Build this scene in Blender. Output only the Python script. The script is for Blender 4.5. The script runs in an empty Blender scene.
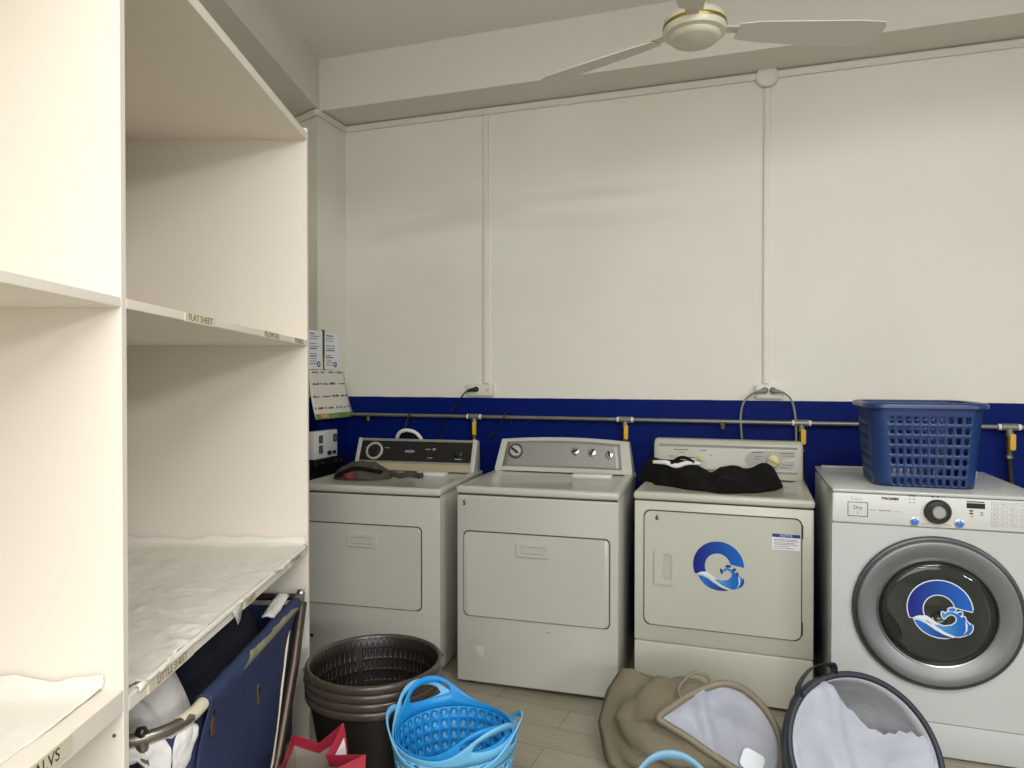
import bpy, bmesh, math, random
from mathutils import Vector, Matrix, noise
random.seed(7)
PI = math.pi
SC = bpy.context.scene
COL = SC.collection
V = Vector

# ------------------------------------------------------------------ materials
def lin(c):
    def f(v):
        v /= 255.0
        return v / 12.92 if v <= 0.04045 else ((v + 0.055) / 1.055) ** 2.4
    return (f(c[0]), f(c[1]), f(c[2]), 1.0)

def mat(name, rgb, rough=0.5, metal=0.0, bump=0.0, bscale=60.0, var=0.0, vscale=6.0, coat=0.0,
        trans=0.0, spec=0.5, sss=0.0, weave=0.0):
    m = bpy.data.materials.new(name); m.use_nodes = True
    nt = m.node_tree; p = nt.nodes['Principled BSDF']
    c = lin(rgb)
    p.inputs['Base Color'].default_value = c
    p.inputs['Roughness'].default_value = rough
    p.inputs['Metallic'].default_value = metal
    p.inputs['Specular IOR Level'].default_value = spec
    p.inputs['Coat Weight'].default_value = coat
    p.inputs['Transmission Weight'].default_value = trans
    tc = nt.nodes.new('ShaderNodeTexCoord')
    if var > 0:
        n = nt.nodes.new('ShaderNodeTexNoise'); n.inputs['Scale'].default_value = vscale
        n.inputs['Detail'].default_value = 5
        r = nt.nodes.new('ShaderNodeValToRGB')
        r.color_ramp.elements[0].position = 0.3; r.color_ramp.elements[1].position = 0.7
        r.color_ramp.elements[0].color = tuple(v * (1 - var) for v in c[:3]) + (1,)
        r.color_ramp.elements[1].color = tuple(min(1, v * (1 + var)) for v in c[:3]) + (1,)
        nt.links.new(tc.outputs['Object'], n.inputs['Vector'])
        nt.links.new(n.outputs['Fac'], r.inputs['Fac'])
        nt.links.new(r.outputs['Color'], p.inputs['Base Color'])
    if bump > 0:
        n2 = nt.nodes.new('ShaderNodeTexNoise'); n2.inputs['Scale'].default_value = bscale
        n2.inputs['Detail'].default_value = 4
        b = nt.nodes.new('ShaderNodeBump'); b.inputs['Strength'].default_value = bump
        b.inputs['Distance'].default_value = 0.01
        nt.links.new(tc.outputs['Object'], n2.inputs['Vector'])
        nt.links.new(n2.outputs['Fac'], b.inputs['Height'])
        nt.links.new(b.outputs['Normal'], p.inputs['Normal'])
    return m

def wall_material():
    m = mat('wall_paint', (228, 225, 214), 0.55, bump=0.05, bscale=9, spec=0.35)
    nt = m.node_tree; p = nt.nodes['Principled BSDF']
    tc = nt.nodes.new('ShaderNodeTexCoord'); sp = nt.nodes.new('ShaderNodeSeparateXYZ')
    nt.links.new(tc.outputs['Object'], sp.inputs[0])
    nz = nt.nodes.new('ShaderNodeTexNoise'); nz.inputs['Scale'].default_value = 7
    nt.links.new(tc.outputs['Object'], nz.inputs['Vector'])
    ma = nt.nodes.new('ShaderNodeMath'); ma.operation = 'MULTIPLY_ADD'
    ma.inputs[1].default_value = 0.006; nt.links.new(nz.outputs['Fac'], ma.inputs[0])
    nt.links.new(sp.outputs['Z'], ma.inputs[2])
    gt = nt.nodes.new('ShaderNodeMath'); gt.operation = 'GREATER_THAN'; gt.inputs[1].default_value = 1.291
    nt.links.new(ma.outputs[0], gt.inputs[0])
    n3 = nt.nodes.new('ShaderNodeTexNoise'); n3.inputs['Scale'].default_value = 1.3; n3.inputs['Detail'].default_value = 6
    nt.links.new(tc.outputs['Object'], n3.inputs['Vector'])
    r = nt.nodes.new('ShaderNodeValToRGB')
    r.color_ramp.elements[0].position = .35; r.color_ramp.elements[1].position = .7
    r.color_ramp.elements[0].color = lin((226, 223, 211)); r.color_ramp.elements[1].color = lin((231, 229, 219))
    nt.links.new(n3.outputs['Fac'], r.inputs['Fac'])
    r2 = nt.nodes.new('ShaderNodeValToRGB')
    r2.color_ramp.elements[0].color = lin((3, 24, 94)); r2.color_ramp.elements[1].color = lin((5, 29, 106))
    nt.links.new(n3.outputs['Fac'], r2.inputs['Fac'])
    sm = nt.nodes.new('ShaderNodeMath'); sm.operation = 'MULTIPLY_ADD'; sm.inputs[1].default_value = .25; sm.inputs[2].default_value = .1
    nt.links.new(gt.outputs[0], sm.inputs[0]); nt.links.new(sm.outputs[0], p.inputs['Specular IOR Level'])
    mx = nt.nodes.new('ShaderNodeMix'); mx.data_type = 'RGBA'
    nt.links.new(gt.outputs[0], mx.inputs['Factor'])
    nt.links.new(r2.outputs['Color'], mx.inputs['A']); nt.links.new(r.outputs['Color'], mx.inputs['B'])
    nt.links.new(mx.outputs['Result'], p.inputs['Base Color'])
    return m

def floor_material():
    m = mat('floor_vinyl', (160, 154, 138), 0.38)
    nt = m.node_tree; p = nt.nodes['Principled BSDF']
    tc = nt.nodes.new('ShaderNodeTexCoord'); mp = nt.nodes.new('ShaderNodeMapping')
    mp.inputs['Rotation'].default_value = (0, 0, 0.08)
    nt.links.new(tc.outputs['Object'], mp.inputs['Vector'])
    br = nt.nodes.new('ShaderNodeTexBrick')
    br.inputs['Color1'].default_value = lin((170, 164, 148)); br.inputs['Color2'].default_value = lin((156, 150, 134))
    br.inputs['Mortar'].default_value = lin((120, 113, 98)); br.inputs['Scale'].default_value = 1.0
    br.inputs['Mortar Size'].default_value = 0.0018; br.inputs['Brick Width'].default_value = 0.92
    br.inputs['Row Height'].default_value = 0.155; br.offset = 0.37
    nt.links.new(mp.outputs['Vector'], br.inputs['Vector'])
    mp2 = nt.nodes.new('ShaderNodeMapping'); mp2.inputs['Scale'].default_value = (3, 40, 1)
    nt.links.new(mp.outputs['Vector'], mp2.inputs['Vector'])
    n = nt.nodes.new('ShaderNodeTexNoise'); n.inputs['Scale'].default_value = 1.6; n.inputs['Detail'].default_value = 7
    nt.links.new(mp2.outputs['Vector'], n.inputs['Vector'])
    r = nt.nodes.new('ShaderNodeValToRGB')
    r.color_ramp.elements[0].color = (.72, .71, .68, 1); r.color_ramp.elements[1].color = (1.08, 1.07, 1.05, 1)
    nt.links.new(n.outputs['Fac'], r.inputs['Fac'])
    mx = nt.nodes.new('ShaderNodeMix'); mx.data_type = 'RGBA'; mx.blend_type = 'MULTIPLY'; mx.inputs['Factor'].default_value = 1
    nt.links.new(br.outputs['Color'], mx.inputs['A']); nt.links.new(r.outputs['Color'], mx.inputs['B'])
    nt.links.new(mx.outputs['Result'], p.inputs['Base Color'])
    return m

def gradient_material(name, c0, c1, x0, x1, rough=0.35):
    """printed colour gradient along the sticker's own X"""
    m = mat(name, c0, rough); nt = m.node_tree; p = nt.nodes['Principled BSDF']
    tc = nt.nodes.new('ShaderNodeTexCoord'); sp = nt.nodes.new('ShaderNodeSeparateXYZ')
    nt.links.new(tc.outputs['Object'], sp.inputs[0])
    mr = nt.nodes.new('ShaderNodeMapRange'); mr.inputs['From Min'].default_value = x0; mr.inputs['From Max'].default_value = x1
    nt.links.new(sp.outputs['X'], mr.inputs['Value'])
    r = nt.nodes.new('ShaderNodeValToRGB')
    r.color_ramp.elements[0].color = lin(c0); r.color_ramp.elements[1].color = lin(c1)
    nt.links.new(mr.outputs['Result'], r.inputs['Fac']); nt.links.new(r.outputs['Color'], p.inputs['Base Color'])
    return m

M = dict(
    wall=wall_material(), floor=floor_material(),
    ceiling=mat('ceiling_paint', (238, 236, 228), 0.7, bump=0.04, bscale=14),
    beam=mat('beam_paint', (222, 219, 208), 0.6, bump=0.05, bscale=12),
    shelf=mat('cream_melamine', (238, 231, 218), 0.42, bump=0.03, bscale=30),
    paper=mat('liner_paper', (236, 233, 224), 0.75, bump=0.25, bscale=35),
    tape=mat('label_tape', (222, 214, 190), 0.5),
    ink=mat('marker_ink', (62, 58, 40), 0.6), faded=mat('faded_ink', (116, 108, 86), 0.6),
    print_ink=mat('print_ink', (70, 72, 84), 0.6),
    enamel=mat('white_enamel', (191, 191, 180), 0.28, coat=0.25, bump=0.02, bscale=90),
    enamel_warm=mat('aged_enamel', (194, 194, 180), 0.3, coat=0.2, bump=0.02, bscale=90),
    enamel_cool=mat('cool_white_enamel', (196, 200, 198), 0.3, coat=0.25, bump=0.02, bscale=90),
    panel_cool=mat('control_panel_white', (212, 214, 210), 0.35),
    gap=mat('seam_shade_hinge_dark', (70, 66, 56), 0.8),  # dark tone painting the shade in gaps; the hinges share it
    dark_gap=mat('black_gap', (14, 14, 14), 0.7),
    black_plastic=mat('black_plastic', (22, 22, 22), 0.4, bump=0.03),
    console_black=mat('console_black', (26, 25, 23), 0.35),
    silver_paint=mat('silver_console', (150, 150, 146), 0.4, 0.35),
    beige_metal=mat('beige_backsplash', (176, 166, 138), 0.45, 0.1),
    chrome=mat('chrome', (190, 190, 188), 0.34, 1.0),
    steel=mat('brushed_steel_tube', (150, 144, 134), 0.36, 0.9, bump=0.04, bscale=120),
    brown_tube=mat('dark_bronze_tube', (92, 80, 72), 0.38, 0.75, bump=0.04, bscale=90),
    ring_metal=mat('door_ring_grey', (132, 136, 136), 0.4, 0.65),
    ring_dark=mat('door_ring_dark', (84, 86, 86), 0.35, 0.6),
    glass=mat('smoked_glass', (120, 124, 118), 0.04, trans=0.9),
    drum=mat('drum_dark', (40, 41, 38), 0.35, 0.4),
    cream_knob=mat('cream_knob', (222, 214, 160), 0.4),
    dial_grey=mat('dial_grey', (178, 178, 172), 0.45),
    dark_knob=mat('dark_chrome', (70, 70, 68), 0.25, 0.8),
    blue_led=mat('blue_button', (58, 120, 205), 0.2, coat=0.5),
    navy_basket=mat('navy_plastic', (30, 56, 106), 0.34, bump=0.02),
    tub_blue=mat('bright_blue_plastic', (30, 142, 214), 0.42, bump=0.02),
    tub_light=mat('pale_blue_plastic', (110, 184, 226), 0.42, bump=0.02),
    tub_pale=mat('powder_blue_plastic', (112, 158, 186), 0.45, bump=0.02),
    brown=mat('brown_plastic', (70, 60, 52), 0.3, bump=0.02, coat=0.1),
    brown_dark=mat('dark_brown_plastic', (36, 31, 27), 0.42, bump=0.02),
    taupe=mat('taupe_nylon', (130, 122, 102), 0.55, bump=0.25, bscale=28, var=0.06),
    navy_cloth=mat('navy_canvas', (42, 54, 92), 0.8, bump=0.3, bscale=40, var=0.1),
    navy_dark=mat('dark_navy_cloth', (23, 26, 42), 0.9, bump=0.35, bscale=30, var=0.12),
    navy_nylon=mat('charcoal_navy_nylon', (46, 49, 62), 0.55, bump=0.2, bscale=30),
    black_cloth=mat('black_cloth', (17, 16, 16), 0.95, bump=0.35, bscale=38, spec=0.2),
    white_cloth=mat('white_towel', (232, 230, 226), 0.9, bump=0.4, bscale=55),
    liner=mat('white_liner', (172, 176, 188), 0.6, bump=0.3, bscale=24),
    liner_in=mat('grey_mesh_liner', (176, 177, 182), 0.7, bump=0.3, bscale=24),
    olive=mat('worn_olive_lining', (140, 138, 112), 0.85, bump=0.3, bscale=50, var=0.2, vscale=30),
    leather=mat('worn_brown_strap', (92, 66, 44), 0.7, bump=0.4, bscale=60, var=0.35, vscale=50),
    camo=mat('camouflage_cloth', (66, 62, 52), 0.9, bump=0.35, bscale=40, var=0.45, vscale=26),
    red_patch=mat('red_patch', (124, 42, 40), 0.8),
    red_bag=mat('red_woven_plastic', (168, 44, 62), 0.5, bump=0.1, bscale=160, var=0.06),
    bag_inside=mat('bag_beige_lining', (166, 156, 144), 0.6, bump=0.15, bscale=120),
    bag_white=mat('bag_white_print', (228, 222, 224), 0.5),
    trunk=mat('trunking_plastic', (224, 221, 210), 0.4),
    socket=mat('socket_plate', (216, 213, 203), 0.35),
    grey_cord=mat('grey_cord', (132, 132, 122), 0.5),
    black_rubber=mat('black_rubber', (20, 20, 20), 0.6),
    pipe=mat('galvanised_pipe', (138, 136, 124), 0.4, 0.55, var=0.12, vscale=14),
    white_tape=mat('thread_tape', (228, 228, 226), 0.6),
    brass=mat('aged_brass', (96, 84, 58), 0.45, 0.7),
    yellow=mat('yellow_handle', (222, 178, 40), 0.5),
    meter=mat('meter_white', (216, 216, 212), 0.4),
    window_grey=mat('meter_window', (96, 100, 98), 0.15),
    sheet=mat('white_sheet', (230, 231, 236), 0.6),
    cal_paper=mat('calendar_paper', (226, 223, 210), 0.6),
    green=mat('calendar_green', (112, 140, 78), 0.6, var=0.25, vscale=25),
    dark_green=mat('bottle_green', (48, 62, 44), 0.5),
    orange=mat('orange_print', (222, 160, 60), 0.5),
    fan=mat('fan_enamel', (212, 207, 188), 0.35, coat=0.2),
    fan_blade=mat('fan_blade_grey', (218, 215, 204), 0.45),
    gold=mat('gold_band', (156, 136, 60), 0.3, 0.7),
    lens_grey=mat('plug_grey', (140, 138, 128), 0.5),
    c_white=mat('sticker_white', (226, 234, 240), 0.35),
    c_wave=gradient_material('wave_blue', (120, 190, 226), (22, 104, 190), -0.06, 0.06),
    c_blue=gradient_material('letter_blue', (6, 28, 128), (8, 96, 190), -0.09, 0.09),
    c_deep=gradient_material('keel_blue', (30, 110, 196), (16, 28, 120), -0.06, 0.03),
    notice_blue=mat('notice_blue', (24, 52, 140), 0.5),
    recess=mat('recess_grey', (182, 181, 171), 0.5),
    scuff=mat('scuff_grey', (150, 148, 138), 0.6),
)

# ------------------------------------------------------------------ mesh builder
class MB:
    def __init__(s): s.bm = bmesh.new()
    def faces(s, pts, fs):
        vs = [s.bm.verts.new(p) for p in pts]
        for f in fs:
            try: s.bm.faces.new([vs[i] for i in f])
            except ValueError: pass
        return vs
    def box(s, x0, x1, y0, y1, z0, z1, bev=0.0, seg=2, T=None):
        p = [V((x, y, z)) for z in (z0, z1) for y in (y0, y1) for x in (x0, x1)]
        if T: p = [T @ q for q in p]
        return s.hexa(p, bev, seg)
    def hexa(s, p, bev=0.0, seg=2):
        t = bmesh.new()
        vs = [t.verts.new(q) for q in p]
        for f in ((0, 2, 3, 1), (4, 5, 7, 6), (0, 1, 5, 4), (2, 6, 7, 3), (0, 4, 6, 2), (1, 3, 7, 5)):
            t.faces.new([vs[i] for i in f])
        if bev > 0:
            bmesh.ops.bevel(t, geom=list(t.edges), offset=bev, segments=seg, affect='EDGES', profile=0.5)
        s.merge(t)
    def merge(s, t):
        mp = {}
        for v in t.verts: mp[v] = s.bm.verts.new(v.co)
        for f in t.faces:
            try: s.bm.faces.new([mp[v] for v in f.verts])
            except ValueError: pass
        t.free()
    def ring(s, pts): return [s.bm.verts.new(p) for p in pts]
    def bridge(s, a, b, closed=True):
        n = len(a)
        for i in range(n if closed else n - 1):
            j = (i + 1) % n
            try: s.bm.faces.new((a[i], a[j], b[j], b[i]))
            except ValueError: pass
    def loft(s, rings, closed=True, cap0=True, cap1=True):
        rs = [s.ring(r) for r in rings]
        for a, b in zip(rs, rs[1:]): s.bridge(a, b, closed)
        if cap0: s.bm.faces.new(list(reversed(rs[0])))
        if cap1: s.bm.faces.new(rs[-1])
        return rs
    def tube(s, pts, r, n=10, closed=False, caps=True):
        pts = [V(p) for p in pts]; N = len(pts)
        rad = r if callable(r) else (lambda t: r)
        tans = []
        for i in range(N):
            a = pts[(i - 1) % N] if (closed or i > 0) else pts[i]
            b = pts[(i + 1) % N] if (closed or i < N - 1) else pts[i]
            tans.append((b - a).normalized())
        up = V((0, 0, 1)) if abs(tans[0].z) < .9 else V((1, 0, 0))
        nrm = (up - tans[0] * up.dot(tans[0])).normalized()
        rings = []
        for i in range(N):
            nrm = (nrm - tans[i] * nrm.dot(tans[i])).normalized()
            bi = tans[i].cross(nrm); rr = rad(i / max(1, N - 1))
            rings.append([pts[i] + (nrm * math.cos(a) + bi * math.sin(a)) * rr for a in [2 * PI * k / n for k in range(n)]])
        rs = [s.ring(q) for q in rings]
        for a, b in zip(rs, rs[1:]): s.bridge(a, b)
        if closed: s.bridge(rs[-1], rs[0])
        elif caps:
            s.bm.faces.new(list(reversed(rs[0]))); s.bm.faces.new(rs[-1])
    def cyl(s, p0, p1, r, n=16): s.tube([p0, p1], r, n)
    def lathe(s, prof, n=32, T=None, caps=(False, False), sx=1.0, sy=1.0):
        rings = []
        for r, z in prof:
            q = [V((r * sx * math.cos(2 * PI * k / n), r * sy * math.sin(2 * PI * k / n), z)) for k in range(n)]
            rings.append([T @ p for p in q] if T else q)
        s.loft(rings, True, caps[0], caps[1])
    def prism(s, poly, T, depth, bev=0.0):
        """2-D outline in T's XY plane, extruded from -depth up to 0 along T's Z"""
        t = bmesh.new()
        a = [t.verts.new(V((x, y, -depth))) for x, y in poly]; b = [t.verts.new(V((x, y, 0))) for x, y in poly]
        n = len(poly)
        for i in range(n):
            j = (i + 1) % n; t.faces.new((a[i], a[j], b[j], b[i]))
        top = t.faces.new(b); bot = t.faces.new(list(reversed(a)))
        if bev > 0: bmesh.ops.bevel(t, geom=list(top.edges), offset=bev, segments=2, affect='EDGES', profile=0.5)
        t.normal_update()
        if n > 8: bmesh.ops.triangulate(t, faces=[f for f in t.faces if len(f.verts) > 8])
        bmesh.ops.transform(t, matrix=T, verts=t.verts)
        s.merge(t)
    def ringplate(s, outer, inner, T, depth):
        """flat frame between two outlines with the same number of points"""
        f = lambda poly, z: [T @ V((x, y, z)) for x, y in poly]
        o1, o0, i1, i0 = s.ring(f(outer, 0)), s.ring(f(outer, -depth)), s.ring(f(inner, 0)), s.ring(f(inner, -depth))
        s.bridge(o0, o1); s.bridge(o1, i1); s.bridge(i1, i0); s.bridge(i0, o0)
    def perf(s, nu, nv, fn, hole, closed=True):
        """sheet of nu x nv cells mapped by fn(u,v); hole(i,j) -> None or list of 8 (du,dv) in the cell's -1..1 frame"""
        cache = {}
        def vert(a, b):
            if closed: a %= 2 * nu
            if (a, b) not in cache: cache[(a, b)] = s.bm.verts.new(fn(a / (2 * nu), b / (2 * nv)))
            return cache[(a, b)]
        for i in range(nu):
            for j in range(nv):
                idx = [(0, 0), (1, 0), (2, 0), (2, 1), (2, 2), (1, 2), (0, 2), (0, 1)]
                o = [vert(2 * i + a, 2 * j + b) for a, b in idx]
                h = hole(i, j)
                if h is None: s.bm.faces.new(o)
                else:
                    q = [s.bm.verts.new(fn((i + .5 + .5 * du) / nu, (j + .5 + .5 * dv) / nv)) for du, dv in h]
                    s.bridge(o, q)
    def build(s, name, material, parent=None, smooth=35, solid=0.0, sub=0, T=None, offset=-1):
        bmesh.ops.recalc_face_normals(s.bm, faces=list(s.bm.faces))
        me = bpy.data.meshes.new(name)
        if T: bmesh.ops.transform(s.bm, matrix=T, verts=s.bm.verts)
        s.bm.to_mesh(me); s.bm.free()
        if smooth:
            for p in me.polygons: p.use_smooth = True
            if smooth < 180: me.set_sharp_from_angle(angle=math.radians(smooth))
        me.materials.append(material)
        o = bpy.data.objects.new(name, me); COL.objects.link(o)
        if parent: o.parent = parent
        if solid:
            md = o.modifiers.new('thickness', 'SOLIDIFY'); md.thickness = solid; md.offset = offset
        if sub:
            md = o.modifiers.new('smooth', 'SUBSURF'); md.levels = sub; md.render_levels = sub
        return o

def tag(o, label, cat=None, group=None, kind=None):
    o['label'] = label
    if cat: o['category'] = cat
    if group: o['group'] = group
    if kind: o['kind'] = kind
    return o

def thing(name, label, cat, loc=(0, 0, 0), rz=0.0, group=None):
    o = bpy.data.objects.new(name, None); COL.objects.link(o)
    o.empty_display_size = 0.05; o.location = loc; o.rotation_euler = (0, 0, rz)
    return tag(o, label, cat, group)

def struct(name, mb, material, smooth=0, label=None):
    o = mb.build(name, material, None, smooth); o['kind'] = 'structure'
    if label: o['label'] = label
    return o

def copy_tree(root, loc, label, rz=None):
    r = root.copy(); COL.objects.link(r); r.location = loc; r['label'] = label
    if rz is not None: r.rotation_euler = (0, 0, rz)
    for ch in list(root.children):
        c = ch.copy(); COL.objects.link(c); c.parent = r
        for g in list(ch.children):
            d = g.copy(); COL.objects.link(d); d.parent = c
    return r

def frame(o, x, y):
    """matrix with origin o, X along x, Y along y (made square), Z outward"""
    x = V(x).normalized(); z = x.cross(V(y)).normalized(); y = z.cross(x)
    return Matrix(((x.x, y.x, z.x, o[0]), (x.y, y.y, z.y, o[1]), (x.z, y.z, z.z, o[2]), (0, 0, 0, 1)))

def front(x, y, z): return frame((x, y, z), (1, 0, 0), (0, 0, 1))      # plane facing -Y

def text(body, size, T, material, parent, name='lettering', align='CENTER', sx=1.0, bold=0.0):
    cu = bpy.data.curves.new(name, 'FONT'); cu.body = body; cu.size = size
    cu.align_x = align; cu.align_y = 'CENTER'; cu.extrude = 0.0003; cu.offset = bold; cu.resolution_u = 3
    o = bpy.data.objects.new(name, cu); COL.objects.link(o)
    dg = bpy.context.evaluated_depsgraph_get(); dg.update()
    me = bpy.data.meshes.new_from_object(o.evaluated_get(dg)); me.name = name
    bpy.data.objects.remove(o, do_unlink=True); bpy.data.curves.remove(cu)
    me.transform(T @ Matrix.Diagonal((sx, 1, 1, 1)))
    me.materials.clear(); me.materials.append(material)
    r = bpy.data.objects.new(name, me); COL.objects.link(r); r.parent = parent
    return r

def rr(w, h, r, n=5, cx=0, cy=0):
    out = []
    for sx, sy, a0 in ((1, 1, 0), (-1, 1, PI / 2), (-1, -1, PI), (1, -1, 1.5 * PI)):
        for k in range(n + 1):
            a = a0 + PI / 2 * k / n
            out.append((cx + sx * (w / 2 - r) + r * math.cos(a), cy + sy * (h / 2 - r) + r * math.sin(a)))
    return out
def circ(r, n=32, cx=0, cy=0): return [(cx + r * math.cos(2 * PI * k / n), cy + r * math.sin(2 * PI * k / n)) for k in range(n)]
def smoothpath(pts, k=6, closed=False):
    pts = [V(p) for p in pts]; n = len(pts); out = []
    for i in range(n if closed else n - 1):
        g = lambda j: pts[j % n] if closed else pts[max(0, min(n - 1, j))]
        p0, p1, p2, p3 = g(i - 1), g(i), g(i + 1), g(i + 2)
        for q in range(k):
            t = q / k
            out.append(0.5 * ((2 * p1) + (p2 - p0) * t + (2 * p0 - 5 * p1 + 4 * p2 - p3) * t * t + (3 * p1 - p0 - 3 * p2 + p3) * t ** 3))
    if not closed: out.append(pts[-1])
    return out
def fbm(p, s=1.0, o=4): return noise.fractal(V(p) * s, 1.0, 2.0, o)

# ------------------------------------------------------------------ room shell
YB = 3.842
ZC = 3.285; ZB = 2.984
m = MB(); m.box(-3.6, 9, -6.0, 4.0, -0.1, 0); struct('floor', m, M['floor'])
m = MB(); m.box(-3.0, 4.4, YB, YB + .15, 0, ZC); struct('wall_back', m, M['wall'])
def zprism(poly, z0, z1):
    b = MB(); b.loft([[V((x, y, z0)) for x, y in poly], [V((x, y, z1)) for x, y in poly]]); return b
struct('ceiling', zprism([(-3.6, 4.0), (4.45, 4.0), (4.45, .97), (-1.78, -4.26), (-3.6, -4.26)], ZC, ZC + .1), M['ceiling'])
LD = V((0.268, -0.9635, 0)); LN = V((0.9635, 0.268, 0))           # the left wall runs askew to the back wall
lw0 = V((-2.68, 3.46, 0)) - LD * 0.5; lw1 = lw0 + LD * 8.0
struct('wall_left', zprism([(lw0.x, lw0.y), (lw1.x, lw1.y), (lw1.x - .15, lw1.y - .04), (lw0.x - .15, lw0.y - .04)], 0, ZC), M['wall'])
# beams along the back and the left wall, and the corner column
struct('trim_1', zprism([(-2.5, 3.572), (4.4, 3.572), (4.4, YB), (-2.5, YB)], ZB, ZC), M['beam'])
e0 = V((-2.389, 3.545, 0)) - LD * 0.3; e1 = e0 + LD * 5.6
struct('trim_2', zprism([(e0.x, e0.y), (e1.x, e1.y), (e1.x - .30, e1.y - .083), (e0.x - .33, e0.y - .09)], ZB, ZC), M['beam'])
struct('trim_3', zprism([(-2.385, 3.532), (-2.385, YB + .02), (-2.95, YB + .02), (-2.77, 3.69)], 0, ZB), M['wall'])
# unseen: a right-hand wall stub and an open shopfront that runs at an angle behind the viewer
m = MB(); m.box(4.25, 4.4, 1.2, YB, 0, ZC); struct('wall_right', m, M['wall'])
FA = math.radians(40); FD = V((math.cos(FA), math.sin(FA), 0)); FN = V((-math.sin(FA), math.cos(FA), 0)); F0 = V((1.5, -1.5, 0))
def fwall(b, t0, t1, z0, z1):
    p = [F0 + FD * t + FN * n_ + V((0, 0, z)) for z in (z0, z1) for n_ in (-.15, 0) for t in (t0, t1)]; b.hexa(p)
m = MB(); fwall(m, -4.2, 3.7, 3.19, ZC); fwall(m, -4.2, -3.1, 0, 3.19); fwall(m, 3.3, 3.7, 0, 3.19)
struct('wall_front', m, M['wall'])

# ------------------------------------------------------------------ cable trunking, sockets, pipe
def trunking(pts, label, w=0.012):
    t = thing('cable_trunking', label, 'cable trunking', pts[0])
    o = V(pts[0])
    for a, b in zip(pts, pts[1:]):
        a, b = V(a) - o, V(b) - o
        d = (b - a).normalized()
    return t, o
def strip(name, x0, x1, y0, y1, z0, z1, label):
    c = ((x0 + x1) / 2, (y0 + y1) / 2, z0)
    t = thing(name, label, 'cable trunking', c)
    b = MB(); b.box(x0 - c[0], x1 - c[0], y0 - c[1], y1 - c[1], 0, z1 - z0, .002, 1); b.build('channel', M['trunk'], t)
    b = MB()
    if x1 - x0 > z1 - z0: b.box(x0 - c[0], x1 - c[0], y0 - c[1] - .003, y0 - c[1] + .002, (z1 - z0) * .25, (z1 - z0) * .8, .001, 1)
    else: b.box((x0 - c[0]) * .55, (x1 - c[0]) * .55, y0 - c[1] - .003, y0 - c[1] + .002, 0, z1 - z0, .001, 1)
    b.build('snap_cover', M['trunk'], t)
    return t
strip('cable_trunking', -2.385, 3.85, YB - .016, YB, ZB - .042, ZB - .006, 'long white cable trunking under the ceiling beam along the back wall')
strip('cable_trunking', -1.458, -1.426, YB - .014, YB, 1.372, ZB - .044, 'vertical white cable trunking dropping to the socket with one black plug')
strip('cable_trunking', .088, .120, YB - .014, YB, 1.376, 2.895, 'vertical white cable trunking below the round junction box')
t = thing('cable_trunking', 'white cable trunking wrapped round the top of the corner column', 'cable trunking', (-2.385, 3.532, 2.94))
b = MB()
for a, c in ((V((0.001, -0.016, 0)), V((0.001, .294, 0))), (V((0.006, -.006, 0)), V((-.36, .150, 0)))):
    d = (c - a).normalized(); nrm = V((d.y, -d.x, 0))
    if nrm.dot(V((.5, -1, 0))) < 0: nrm = -nrm
    q = [a, c, a + nrm * .016, c + nrm * .016]
    b.hexa([q[0], q[1], q[2], q[3]] + [p + V((0, 0, .036)) for p in q], .002, 1)
b.build('channel', M['trunk'], t)
t = thing('junction_box', 'round white junction box on the trunking below the beam', 'junction box', (.103, YB, 2.952))
b = MB(); b.lathe([(.052, 0), (.055, .004), (.055, .026), (.050, .033), (.0, .034)], 28, front(0, 0, 0), (True, False)); b.build('lid', M['trunk'], t)
for k in (-1, 1):
    b = MB(); b.cyl((.036 * k, -.033, 0), (.036 * k, -.036, 0), .004, 8); b.build('screw', M['socket'], t)

def outlet(x0, x1, z0, z1, label, xs):
    cx = (x0 + x1) / 2; t = thing('wall_socket', label, 'socket', (cx, YB, z0))
    w, h = x1 - x0, z1 - z0
    b = MB(); b.prism(rr(w, h, .008), front(0, -.032, h / 2), .032, .003); b.build('backbox', M['socket'], t)
    b = MB(); b.prism(rr(w - .012, h - .012, .006), front(0, -.036, h / 2), .004, .0015); f = b.build('faceplate', M['trunk'], t)
    for x in xs:
        b = MB()
        for dx, dz in ((-.007, .004), (.007, .004), (0, -.008)): b.prism(rr(.004, .008, .001), front(x - cx + dx, -.0366, h / 2 + dz), .003)
        b.build('pin_hole', M['black_rubber'], f)
    return t
outlet(-1.548, -1.390, 1.300, 1.368, 'white wall socket with one black plug above the dryer numbered five', (-1.50, -1.425))
outlet(.052, .188, 1.300, 1.370, 'white wall socket holding two grey plugs below the junction box', (.095, .135))

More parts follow.
